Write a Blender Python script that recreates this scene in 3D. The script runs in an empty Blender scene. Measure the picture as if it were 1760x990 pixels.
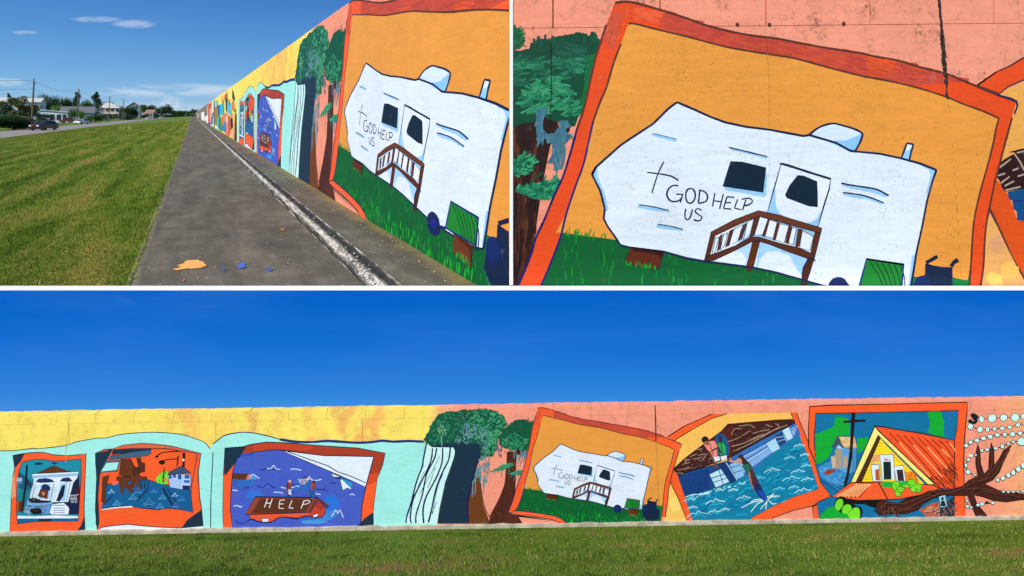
import bpy, bmesh, math, random
import numpy as np
from mathutils import Vector, noise
random.seed(7); rng = np.random.default_rng(7)
scene = bpy.context.scene
COL = scene.collection

# ------------------------------------------------------------------ camera, sun, sky, exposure
cam_d = bpy.data.cameras.new('camera'); cam = bpy.data.objects.new('camera', cam_d); COL.objects.link(cam)
EYE = 1.6                       # eye height above the path
HZ = 197.0; CX = 880.0; FPX = 900.0
cam.location = (0, 0, EYE); cam.rotation_euler = (math.radians(90), 0, 0)
cam_d.sensor_width = 36; cam_d.lens = 36 * FPX / 1760
cam_d.shift_y = -(495 - HZ) / 1760
cam_d.clip_start = 0.05; cam_d.clip_end = 8000
scene.camera = cam
SUN = Vector((-0.42, -0.62, 0.68)).normalized()
sd = bpy.data.lights.new('sun', 'SUN'); sun = bpy.data.objects.new('sun', sd); COL.objects.link(sun)
sd.energy = 4.6; sd.angle = math.radians(0.5); sd.color = (1.0, 0.955, 0.88)
sun.location = (-20, -20, 30); sun.rotation_euler = SUN.to_track_quat('Z', 'Y').to_euler()
scene.view_settings.view_transform = 'Standard'
try: scene.view_settings.look = 'None'
except Exception: pass
scene.view_settings.exposure = 0.04; scene.view_settings.gamma = 1.0
scene.view_settings.use_curve_mapping = False

def lin(c):
    out = []
    for v in c[:3]:
        v = v / 255.0
        out.append(v / 12.92 if v <= 0.04045 else ((v + 0.055) / 1.055) ** 2.4)
    return tuple(out) + (1.0,)

class NT:
    """small node-tree writer"""
    def __init__(s, tree): s.t = tree; s.n = tree.nodes; s.l = tree.links
    def add(s, typ, **kw):
        nd = s.n.new(typ)
        for k, v in kw.items(): setattr(nd, k, v)
        return nd
    def link(s, a, b): s.l.new(a, b)
    def math(s, op, a, b=None, c=None, clamp=False):
        nd = s.n.new('ShaderNodeMath'); nd.operation = op; nd.use_clamp = clamp
        for i, v in enumerate((a, b, c)):
            if v is None: continue
            if hasattr(v, 'is_linked'): s.l.new(v, nd.inputs[i])
            else: nd.inputs[i].default_value = v
        return nd.outputs[0]
    def ramp(s, fac, stops, interp='LINEAR'):
        nd = s.n.new('ShaderNodeValToRGB'); cr = nd.color_ramp; cr.interpolation = interp
        while len(cr.elements) < len(stops): cr.elements.new(0.5)
        for e, (p, c) in zip(cr.elements, stops):
            e.position = p; e.color = c if len(c) == 4 else tuple(c) + (1,)
        s.l.new(fac, nd.inputs[0]); return nd.outputs[0]
    def mix(s, fac, a, b, blend='MIX'):
        nd = s.n.new('ShaderNodeMix'); nd.data_type = 'RGBA'; nd.blend_type = blend
        for i, v in ((0, fac), (6, a), (7, b)):
            if hasattr(v, 'is_linked'): s.l.new(v, nd.inputs[i])
            else: nd.inputs[i].default_value = v
        return nd.outputs[2]
    def noise(s, vec, scale, detail=3, rough=0.55, dist=0.0):
        nd = s.n.new('ShaderNodeTexNoise'); nd.inputs['Scale'].default_value = scale
        nd.inputs['Detail'].default_value = detail; nd.inputs['Roughness'].default_value = rough
        nd.inputs['Distortion'].default_value = dist
        s.l.new(vec, nd.inputs['Vector']); return nd.outputs[0]
    def smooth(s, v, a, b):
        nd = s.n.new('ShaderNodeMapRange'); nd.interpolation_type = 'SMOOTHSTEP'
        s.l.new(v, nd.inputs[0]); nd.inputs[1].default_value = a; nd.inputs[2].default_value = b
        return nd.outputs[0]

# world: one sky for every ray, deep blue overhead paling to the horizon, thin cirrus low down
world = bpy.data.worlds.new('World'); scene.world = world; world.use_nodes = True
W = NT(world.node_tree); W.n.clear()
sky = W.add('ShaderNodeTexSky', sky_type='NISHITA'); sky.sun_disc = False
sky.sun_elevation = math.asin(SUN.z); sky.sun_rotation = math.atan2(SUN.x, SUN.y)
sky.air_density = 1.0; sky.dust_density = 0.4; sky.ozone_density = 2.0
tc = W.add('ShaderNodeTexCoord'); sep = W.add('ShaderNodeSeparateXYZ'); W.link(tc.outputs['Generated'], sep.inputs[0])
nish = W.mix(1.0, sky.outputs[0], (0.10, 0.10, 0.10, 1), 'MULTIPLY')
grad = W.ramp(sep.outputs[2], [(0.0, lin((158, 196, 226))), (0.035, lin((122, 181, 228))), (0.075, lin((94, 161, 221))),
                               (0.13, lin((70, 139, 210))), (0.20, lin((50, 118, 196))), (1.0, lin((24, 78, 160)))])
skyc = W.mix(0.88, nish, grad)
u = W.math('DIVIDE', sep.outputs[0], W.math('MAXIMUM', W.math('ABSOLUTE', sep.outputs[1]), 0.02))
v = W.math('DIVIDE', sep.outputs[2], W.math('MAXIMUM', W.math('ABSOLUTE', sep.outputs[1]), 0.02))
comb = W.add('ShaderNodeCombineXYZ'); W.link(u, comb.inputs[0]); W.link(W.math('MULTIPLY', v, 6.0), comb.inputs[1])
n1 = W.noise(comb.outputs[0], 7.0, 6, 0.6, 0.6)
comb2 = W.add('ShaderNodeCombineXYZ'); W.link(u, comb2.inputs[0]); W.link(W.math('MULTIPLY', v, 3.0), comb2.inputs[1])
n2 = W.noise(comb2.outputs[0], 16.0, 5, 0.6, 0.3)
comb3 = W.add('ShaderNodeCombineXYZ'); W.link(u, comb3.inputs[0]); W.link(W.math('MULTIPLY', v, 1.4), comb3.inputs[1])
n3 = W.noise(comb3.outputs[0], 34.0, 6, 0.62, 0.5)
# long low cirrus band
def band(v0, half):
    d = W.math('ABSOLUTE', W.math('SUBTRACT', v, v0))
    return W.math('SUBTRACT', 1.0, W.smooth(d, half * 0.25, half))
b1 = W.math('MULTIPLY', band(0.046, 0.017), W.math('MULTIPLY', W.smooth(n1, 0.36, 0.62), W.smooth(u, -0.84, -0.72)))
def blob(u0, v0, ru, rv, lo=0.42, hi=0.6, nn=n2):
    a = W.math('POWER', W.math('DIVIDE', W.math('SUBTRACT', u, u0), ru), 2.0)
    b = W.math('POWER', W.math('DIVIDE', W.math('SUBTRACT', v, v0), rv), 2.0)
    return W.math('MULTIPLY', W.math('SUBTRACT', 1.0, W.smooth(W.math('ADD', a, b), 0.2, 1.0)), W.smooth(nn, lo, hi))
terms = [W.math('MULTIPLY', b1, 0.7),
         W.math('MULTIPLY', blob(-0.795, 0.182, 0.055, 0.007), 0.4), W.math('MULTIPLY', blob(-0.72, 0.173, 0.05, 0.010), 0.45),
         W.math('MULTIPLY', blob(-0.93, 0.157, 0.03, 0.004, 0.3, 0.5), 0.35),
         W.math('MULTIPLY', blob(-0.97, 0.062, 0.05, 0.010, 0.3, 0.55), 0.4),
         W.math('MULTIPLY', blob(-0.652, 0.022, 0.026, 0.016, 0.40, 0.62, n3), 0.7),
         W.math('MULTIPLY', blob(-0.70, 0.004, 0.3, 0.022, 0.2, 0.6, n1), 0.35)]
cl = terms[0]
for t_ in terms[1:]: cl = W.math('ADD', cl, t_, clamp=True)
skyc = W.mix(cl, skyc, lin((205, 220, 236)))
bg = W.add('ShaderNodeBackground'); W.link(skyc, bg.inputs[0]); bg.inputs[1].default_value = 1.0
wo = W.add('ShaderNodeOutputWorld'); W.link(bg.outputs[0], wo.inputs[0])

# ------------------------------------------------------------------ helpers
def add_obj(name, me, parent=None, loc=(0, 0, 0), label=None, cat=None, group=None, kind=None):
    o = bpy.data.objects.new(name, me); COL.objects.link(o); o.location = loc
    if parent: o.parent = parent
    if label: o['label'] = label
    if cat: o['category'] = cat
    if group: o['group'] = group
    if kind: o['kind'] = kind
    return o
def thing(name, label, cat, loc=(0, 0, 0), rz=0, group=None):
    o = add_obj(name, None, None, loc, label, cat, group); o.rotation_euler = (0, 0, rz)
    o.empty_display_size = 0.2; return o
def mesh(name, verts, faces, mats=(), midx=None, smooth=False):
    me = bpy.data.meshes.new(name); me.from_pydata([tuple(v) for v in verts], [], faces)
    for m in mats: me.materials.append(m)
    if midx is not None: me.polygons.foreach_set('material_index', midx)
    if smooth: me.polygons.foreach_set('use_smooth', [True] * len(me.polygons))
    me.update(); return me
def copy_tree(o, parent=None):
    c = o.copy(); COL.objects.link(c); c.parent = parent
    for ch in list(o.children): copy_tree(ch, c)
    return c
class MB:
    """collects simple solids into one mesh"""
    def __init__(s): s.v = []; s.f = []; s.m = []
    def add(s, vs, fs, m=0):
        b = len(s.v); s.v += [tuple(v) for v in vs]; s.f += [tuple(b + i for i in f) for f in fs]; s.m += [m] * len(fs)
    def box(s, x0, x1, y0, y1, z0, z1, m=0):
        s.add([(x0,y0,z0),(x1,y0,z0),(x1,y1,z0),(x0,y1,z0),(x0,y0,z1),(x1,y0,z1),(x1,y1,z1),(x0,y1,z1)],
              [(0,3,2,1),(4,5,6,7),(0,1,5,4),(1,2,6,5),(2,3,7,6),(3,0,4,7)], m)
    def prism(s, prof, axis_a, axis_b, m=0):
        """prof: list of (p,z); extruded between two x (axis 'x') -> verts (x,p,z)"""
        n = len(prof)
        vs = [(axis_a, p, z) for p, z in prof] + [(axis_b, p, z) for p, z in prof]
        fs = [tuple(range(n)), tuple(reversed(range(n, 2*n)))] + [(i, i+n, (i+1) % n + n, (i+1) % n) for i in range(n)]
        s.add(vs, fs, m)
    def tube(s, a, b, r0, r1=None, n=8, m=0, caps=True):
        a = Vector(a); b = Vector(b); r1 = r0 if r1 is None else r1
        d = (b - a).normalized(); q = d.to_track_quat('Z', 'Y')
        vs = []
        for c, r in ((a, r0), (b, r1)):
            for i in range(n):
                t = 2*math.pi*i/n; vs.append(c + q @ Vector((r*math.cos(t), r*math.sin(t), 0)))
        fs = [(i, (i+1) % n, (i+1) % n + n, i + n) for i in range(n)]
        if caps: fs += [tuple(reversed(range(n))), tuple(range(n, 2*n))]
        s.add(vs, fs, m)
    def build(s, name, mats, parent=None, **kw):
        if not isinstance(mats, (list, tuple)): mats = [mats]
        return add_obj(name, mesh(name, s.v, s.f, mats, s.m), parent, **kw)

def mat_new(name):
    m = bpy.data.materials.new(name); m.use_nodes = True
    N = NT(m.node_tree); b = N.n['Principled BSDF']; return m, N, b
def simple(name, rgb, rough=0.7, var=0.12, scale=3.0, metal=0.0, spec=0.3, bump=0.0):
    m, N, b = mat_new(name)
    t = N.add('ShaderNodeTexCoord')
    n = N.noise(t.outputs['Object'], scale, 4)
    f = N.math('MULTIPLY_ADD', n, 2*var, 1 - var)
    cc = N.add('ShaderNodeCombineXYZ')
    for i in range(3): N.link(f, cc.inputs[i])
    N.link(N.mix(1.0, lin(rgb), cc.outputs[0], 'MULTIPLY'), b.inputs['Base Color'])
    b.inputs['Roughness'].default_value = rough; b.inputs['Metallic'].default_value = metal
    b.inputs['Specular IOR Level'].default_value = spec
    if bump:
        bp = N.add('ShaderNodeBump'); bp.inputs['Strength'].default_value = bump
        N.link(n, bp.inputs['Height']); N.link(bp.outputs[0], b.inputs['Normal'])
    return m

# ------------------------------------------------------------------ wall paint
def wall_shader(name, colour_fn, grain, pits=0.5, grime=0.0, rough=0.62):
    """painted concrete: fine mottling, pin holes, weather stains. grain = real-size factor (1 = full size)"""
    m, N, b = mat_new(name)
    t = N.add('ShaderNodeTexCoord'); P = t.outputs['Object']
    col = colour_fn(N, P)
    a = N.noise(P, 1.3 * grain, 5, 0.65); c = N.noise(P, 34 * grain, 3, 0.6)
    f = N.math('ADD', N.math('MULTIPLY_ADD', a, 0.30, 0.80), N.math('MULTIPLY_ADD', c, 0.22, -0.06))
    mp0 = N.add('ShaderNodeMapping'); mp0.inputs['Scale'].default_value = (1.2 * grain, 1.2 * grain, 9 * grain); mp0.inputs['Rotation'].default_value = (0, .25, .2); N.link(P, mp0.inputs[0])
    st = N.noise(mp0.outputs[0], 2.2, 5, 0.7, 0.8)
    f = N.math('ADD', f, N.math('MULTIPLY_ADD', st, 0.42, -0.21))
    cc = N.add('ShaderNodeCombineXYZ')
    for i in range(3): N.link(f, cc.inputs[i])
    col = N.mix(1.0, col, cc.outputs[0], 'MULTIPLY')
    # thin places where the coat has worn to a paler ground
    wear = N.smooth(N.noise(P, 5.5 * grain, 7, 0.75, 0.6), 0.60, 0.74)
    col = N.mix(N.math('MULTIPLY', wear, 0.16), col, lin((206, 186, 160)))
    vo = N.add('ShaderNodeTexVoronoi'); vo.inputs['Scale'].default_value = 30 * grain; N.link(P, vo.inputs['Vector'])
    vo.inputs['Randomness'].default_value = 1.0
    msk = N.smooth(N.noise(P, 2.3 * grain, 3), 0.34, 0.60)
    sz = N.math('MULTIPLY', N.noise(P, 9 * grain, 2), 0.34)
    pit = N.math('MULTIPLY', N.math('LESS_THAN', vo.outputs['Distance'], sz), msk)
    col = N.mix(N.math('MULTIPLY', pit, pits), col, lin((58, 34, 26)))
    if grime:
        mp = N.add('ShaderNodeMapping'); mp.inputs['Scale'].default_value = (1, 1, 0.6); N.link(P, mp.inputs[0])
        g = N.smooth(N.noise(mp.outputs[0], 3.2 * grain, 7, 0.78), 0.47, 0.66)
        g2 = N.smooth(N.noise(P, 22 * grain, 4, 0.75), 0.44, 0.64)
        col = N.mix(N.math('MULTIPLY', N.math('MULTIPLY', g, g2), grime), col, lin((92, 70, 45)))
    N.link(col, b.inputs['Base Color'])
    b.inputs['Roughness'].default_value = rough; b.inputs['Specular IOR Level'].default_value = 0.25
    h = N.math('SUBTRACT', N.math('MULTIPLY', c, 0.5), N.math('MULTIPLY', pit, 1.5))
    bp = N.add('ShaderNodeBump'); bp.inputs['Strength'].default_value = 0.35; bp.inputs['Distance'].default_value = 0.004 / grain
    N.link(h, bp.inputs['Height']); N.link(bp.outputs[0], b.inputs['Normal'])
    return m
_pm = {}
def paint(rgb, grain, pits=0.36):
    k = (tuple(rgb), grain)
    if k not in _pm:
        _pm[k] = wall_shader('paint_%d_%d_%d' % tuple(rgb), lambda N, P: N.mix(0.0, lin(rgb), lin(rgb)), grain, pits, 0.10)
    return _pm[k]

def fit_h(src, dst):
    A = []
    s = np.array(src, float); d = np.array(dst, float)
    ms, md = s.mean(0), d.mean(0); ks, kd = s.std(), d.std()
    s = (s - ms) / ks; d = (d - md) / kd
    for (x, y), (X, Y) in zip(s, d):
        A.append([x, y, 1, 0, 0, 0, -X*x, -X*y, -X]); A.append([0, 0, 0, x, y, 1, -Y*x, -Y*y, -Y])
    h = np.linalg.svd(np.array(A))[2][-1].reshape(3, 3)
    Ts = np.array([[1/ks, 0, -ms[0]/ks], [0, 1/ks, -ms[1]/ks], [0, 0, 1]])
    Td = np.array([[kd, 0, md[0]], [0, kd, md[1]], [0, 0, 1]])
    return Td @ h @ Ts
def app(H, pts):
    p = np.c_[np.array(pts, float), np.ones(len(pts))] @ H.T
    return p[:, :2] / p[:, 2:]

def smooth_pts(pts, closed, n=3):
    P = [np.array(p, float) for p in pts]; L = len(P); out = []
    if L < 3: return [tuple(p) for p in P]
    rngi = range(L) if closed else range(L - 1)
    for i in rngi:
        if closed: p0, p1, p2, p3 = P[i-1], P[i], P[(i+1) % L], P[(i+2) % L]
        else: p0, p1, p2, p3 = P[max(i-1, 0)], P[i], P[i+1], P[min(i+2, L-1)]
        for k in range(n):
            t = k / n
            out.append(tuple(0.5*((2*p1) + (-p0+p2)*t + (2*p0-5*p1+4*p2-p3)*t*t + (-p0+3*p1-3*p2+p3)*t**3)))
    if not closed: out.append(tuple(P[-1]))
    return out
def inside(pt, poly):
    x, y = pt; c = False; j = len(poly) - 1
    for i in range(len(poly)):
        xi, yi = poly[i]; xj, yj = poly[j]
        if (yi > y) != (yj > y) and x < (xj - xi)*(y - yi)/(yj - yi) + xi: c = not c
        j = i
    return c

class Wall:
    """a painter for one wall: shapes drawn in the coordinates of a survey of the mural end up as thin coats of
    paint lying on the wall's face, each coat a hair above the one below"""
    def __init__(s, root, pos, eps, grain, M, xmin=None, xmax=None):
        s.root = root; s.pos = pos; s.eps = eps; s.grain = grain; s.M = M; s.H = None
        s.o = (0, 0); s.k = 1.0; s.xmin = xmin; s.xmax = xmax
        s.parts = {}; s.cur = None; s.boxes = np.zeros((60000, 5)); s.nb = 0; s.rnd = random.Random(3)
        s.wf = 1.0; s.cmap = {}
    def src(s, key):
        if key not in s.M: return False
        s.H = s.M[key]; return True
    def F(s, ox, oy, k=4.304): s.o = (ox, oy); s.k = k; return s
    def part(s, name, label=None, of=None, uid=None):
        uid = uid or name
        if uid not in s.parts: s.parts[uid] = dict(name=name, label=label, of=of, v=[], f=[], m=[], mats=[])
        s.cur = s.parts[uid]; return s
    def g(s, pts): return [(s.o[0] + x / s.k, s.o[1] + y / s.k) for x, y in pts]
    def _clip(s, poly):
        for lim, sg in ((s.xmin, 1), (s.xmax, -1)):
            if lim is None or not poly: continue
            out = []
            for i in range(len(poly)):
                a, b = poly[i-1], poly[i]
                ia, ib = (a[0]-lim)*sg >= 0, (b[0]-lim)*sg >= 0
                if ia != ib:
                    t = (lim - a[0]) / (b[0] - a[0]); out.append((lim, a[1] + t*(b[1]-a[1])))
                if ib: out.append(b)
            poly = out
        return poly
    def _put(s, polys, rgb):
        """polys in survey coordinates, one coat"""
        allp = []
        for p in polys:
            q = [tuple(r) for r in app(s.H, p)]
            q = s._clip(q)
            if len(q) >= 3: allp.append(q)
        if not allp: return
        fl = [p for q in allp for p in q]
        x0 = min(p[0] for p in fl); x1 = max(p[0] for p in fl); y0 = min(p[1] for p in fl); y1 = max(p[1] for p in fl)
        B = s.boxes[:s.nb]
        hit = B[(B[:, 0] < x1) & (B[:, 1] > x0) & (B[:, 2] < y1) & (B[:, 3] > y0)]
        lay = 1 + (hit[:, 4].max() if len(hit) else 0)
        s.boxes[s.nb] = (x0, x1, y0, y1, lay); s.nb += 1
        c = s.cur; mt = paint(s.cmap.get(tuple(rgb), rgb), s.grain)
        if mt not in c['mats']: c['mats'].append(mt)
        mi = c['mats'].index(mt)
        for q in allp:
            b = len(c['v'])
            for p in q: c['v'].append(s.pos(p[0], p[1], lay * s.eps))
            c['f'].append(tuple(range(b, b + len(q)))); c['m'].append(mi)
    def P(s, rgb, pts, sm=False, line=None, lw=1.0, jag=0):
        g = s.g(pts)
        if sm: g = smooth_pts(g, True)
        if jag:
            o = []
            for i in range(len(g)):
                a, b = g[i-1], g[i]; d = math.hypot(b[0]-a[0], b[1]-a[1]); n = max(1, int(d / 2.2))
                for k in range(n):
                    t = k / n; o.append((a[0]+(b[0]-a[0])*t + s.rnd.uniform(-jag, jag), a[1]+(b[1]-a[1])*t + s.rnd.uniform(-jag, jag)))
            g = o
        s._put([g], rgb)
        if line: s._stroke(g + [g[0], g[1]], line, lw)
        return s
    def _stroke(s, g, rgb, w):
        w *= s.wf * (1.28 if s.H is s.M.get('2') else (1.4 if w > 1.6 else 1.15))
        ws = [w * (1 + 0.28 * noise.noise(Vector((p[0]*0.09, p[1]*0.09, 3.3)))) for p in g]
        L = []; R = []
        n = len(g)
        for i in range(n):
            a = g[max(i-1, 0)]; b = g[min(i+1, n-1)]
            dx, dy = b[0]-a[0], b[1]-a[1]; d = math.hypot(dx, dy) or 1
            nx, ny = -dy/d, dx/d; h = ws[i]/2
            L.append((g[i][0]+nx*h, g[i][1]+ny*h)); R.append((g[i][0]-nx*h, g[i][1]-ny*h))
        s._put([[L[i], L[i+1], R[i+1], R[i]] for i in range(n-1)], rgb)
    def L(s, rgb, w, pts, sm=True):
        g = s.g(pts)
        if sm and len(g) > 2: g = smooth_pts(g, False, 3)
        elif len(g) > 2:
            o = [g[0]]
            for i in range(1, len(g)-1):       # keep corners sharp: short bevels
                a, p, b = g[i-1], g[i], g[i+1]
                for q in (a, b):
                    d = math.hypot(q[0]-p[0], q[1]-p[1]) or 1; t = min(0.3, 0.5*w/d)
                    o.append((p[0]+(q[0]-p[0])*t, p[1]+(q[1]-p[1])*t))
            o.append(g[-1]); g = o
        s._stroke(g, rgb, w); return s
    def E(s, rgb, cx, cy, rx, ry, rot=0, line=None, lw=1.0, n=18, wob=0.05):
        pts = []
        for i in range(n):
            t = 2*math.pi*i/n; r = 1 + s.rnd.uniform(-wob, wob)
            x, y = rx*r*math.cos(t), ry*r*math.sin(t)
            pts.append((cx + x*math.cos(rot) - y*math.sin(rot), cy + x*math.sin(rot) + y*math.cos(rot)))
        return s.P(rgb, pts, False, line, lw)
    def D(s, region, n, cols, ln, wd, ang, spread=0.5, taper=True):
        """brush dabs inside a region; ln, wd in survey px; ang in degrees (0 = right, 90 = down)"""
        g = s.g(region); xs = [p[0] for p in g]; ys = [p[1] for p in g]
        k = 0; tries = 0
        while k < n and tries < n*20:
            tries += 1
            p = (s.rnd.uniform(min(xs), max(xs)), s.rnd.uniform(min(ys), max(ys)))
            if not inside(p, g): continue
            k += 1
            a = math.radians(ang) + s.rnd.uniform(-spread, spread); l = ln*s.rnd.uniform(0.6, 1.3); w = wd*s.rnd.uniform(0.7, 1.2)/2
            dx, dy = math.cos(a), math.sin(a); nx, ny = -dy, dx
            pts = []
            for t, q in ((0, .5), (.25, 1), (.7, .9), (1, .15 if taper else .8)):
                pts.append((p[0]+dx*l*t+nx*w*q, p[1]+dy*l*t+ny*w*q))
            for t, q in ((1, .15 if taper else .8), (.7, .9), (.25, 1), (0, .5)):
                pts.append((p[0]+dx*l*t-nx*w*q, p[1]+dy*l*t-ny*w*q))
            s._put([pts], s.rnd.choice(cols))
        return s
    def finish(s):
        objs = {}
        for uid, c in s.parts.items():
            if not c['f']: continue
            par = objs.get(c['of']) or s.root
            objs[uid] = add_obj(c['name'], mesh(c['name'], c['v'], c['f'], c['mats'], c['m']), par, label=c['label'])
        return objs
# ------------------------------------------------------------------ mural colours
YEL=(252,222,88); SAL=(244,150,122); AQ=(162,234,222); NV=(20,46,66); LN=(18,28,72); ORG=(252,92,38); BRK=(172,58,34)
BLU=(68,92,190); BRN=(98,48,24); DBR=(58,22,18); TEAL=(8,98,146); WHT=(226,236,242); PBL=(150,200,238); OCH=(246,176,78)
GRN=(0,120,50); GRL=(24,172,48); GRD=(0,92,42); FD=(14,84,60); FM=(34,124,84); FL=(78,164,112); MOS=(92,134,146); OUT=(92,50,38)
BLK=(12,14,22); SKYB=(120,180,230); LIM=(118,222,40); ORD=(222,74,18)

# shared survey points of the same painting seen in the three surveys ('1' oblique, '2' close up, '3' whole wall)
H23 = fit_h([(1082,41.7),(1745,174),(1714,202),(1163,175.5),(1017,299),(1607.7,291.7),(1255,277.3),(1310.6,330),(1341.6,281.6),
             (1426.7,307.6),(1411,391.5),(1209,447),(967,399),(1487.8,444.5)],
            [(934,714.4),(1170,762),(1159,771),(964,762.5),(917,804),(1119,803.4),(995.5,798),(1016.9,815.5),(1026.9,799.7),
             (1056.4,809.7),(1050,837.6),(983.9,855.5),(900,838.7),(1077.5,855.5)])
H21 = fit_h([(1082,41.7),(1163,175.5),(1017,299),(1255,277.3),(1310.6,330),(1341.6,281.6),(1426.7,307.6),(1411,391.5),(1209,447),
             (967,399),(1487.8,444.5),(1568.6,247),(1607.7,291.7)],
            [(607,26.7),(630.6,108.5),(592.4,192.4),(660,179.4),(682.7,221.2),(697.9,181.8),(741.2,206.7),(730.6,283.3),(646.3,299.8),
             (582.7,247),(777.7,345.6),(847.9,137),(876,185)])
H31 = fit_h([(662,779.5),(644,784),(642.3,901.4),(386.7,770),(383,908),(361,771.3),(345.2,779.5),(349,903.8),(16.7,914),(148,779.4),
             (822.4,758.5),(805.4,897.5),(841,888.7),(926,700),(875,881.7),(916.9,804),(964,762.5),(1026.9,799.7),(900,838.7)],
            [(488.2,163.6),(483,169.3),(478.5,286.4),(443.4,162.3),(441.8,262.2),(439.7,161.2),(437.8,171),(437.2,259.5),(411,244.4),(420,174),
             (540.6,128.8),(532.8,316),(548.8,311.7),(600,6),(566.4,314.7),(592.4,192.4),(630.6,108.5),(697.9,181.8),(582.7,247)])
I3 = np.eye(3)

def art_book(w):
    if not w.src('3'): return
    A=lambda p: [(0+x/4.304, 690+y/4.304) for x,y in p]
    B=lambda p: [(150+x/4.304, 690+y/4.304) for x,y in p]
    C=lambda p: [(360+x/4.304, 690+y/4.304) for x,y in p]
    Q=lambda p: [(640+x/4.304, 690+y/4.304) for x,y in p]
    w.F(0,0,1)
    top = (A([(-80,366),(25,365),(120,362),(235,348),(280,350),(380,340),(490,325),(560,300),(640,285)]) +
           B([(70,272),(150,268),(240,245),(360,233),(500,228),(600,233),(700,245),(800,275),(870,305),(908,350)]))
    top2 = (B([(930,315),(980,275)]) + C([(116,250),(180,235),(260,228),(340,235),(430,255),(520,280),(640,298),(760,300),(860,292),(980,298),(1100,305),(1200,300),(1280,290)]) +
            Q([(160,297),(260,292),(380,297)]))
    w.part('painted_book', 'aqua open album with blue outlines')
    w.P(AQ, smooth_pts(top, False) + smooth_pts(top2, False) + Q([(440,335),(600,340),(612,370),(600,430),(540,600),(500,780),(480,910)]) + [(-20,922)])
    # cover
    w.F(640,690).part('painted_book_cover', 'dark navy album cover', of='painted_book')
    w.P(NV, [(440,322),(520,306),(640,299),(770,290),(790,310),(800,400),(770,470),(730,620),(705,760),(712,905),(480,905),(505,770),(540,600),(600,430),(612,370),(600,340),(440,340)])
    w.L(LN,2.6,[(440,328),(520,308),(640,299),(770,290),(795,315),(798,400),(770,470),(730,620),(705,760),(712,895)])
    w.L(BLK,.9,[(450,340),(600,338),(612,370),(600,430),(540,600),(500,780),(482,895)])
    w.part('painted_book')
    w.P((206,244,238),[(402,312),(440,338),(600,343),(610,372),(598,430),(538,600),(498,780),(480,900),(252,903),(258,850),(292,740),(327,600),(372,482),(377,440)])
    for pts in ([(400,310),(375,440),(370,480),(325,600),(290,740),(255,850),(250,900)],[(445,345),(430,450),(350,620),(300,730),(280,860),(290,900)],
                [(475,345),(460,420),(400,540),(370,690),(325,830),(322,900)],[(520,345),(515,450),(470,570),(400,700),(375,800),(380,900)],
                [(577,340),(565,430),(520,520),(470,650),(440,790),(415,895)]): w.L(LN,1.9,pts)
    w.L(BLK,1.0,[(380,297),(415,315),(443,338)])
    for pts in ([(497,405),(430,540),(350,680)],[(525,530),(480,640),(445,830)],[(480,740),(450,800),(440,830)],[(465,490),(430,590),(410,640)],[(385,515),(350,600),(335,640)],[(515,530),(488,600),(470,640)],[(500,560),(475,640)]): w.L(LN,.8,pts)
    w.F(0,0,1); w.L(LN,1.2,top); w.L(LN,1.5,top2[:8]); w.L((24,44,110),3.0,top2[7:])
    w.F(150,690).L(LN,1.4,[(930,375),(925,500),(915,700),(912,942)])

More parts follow.
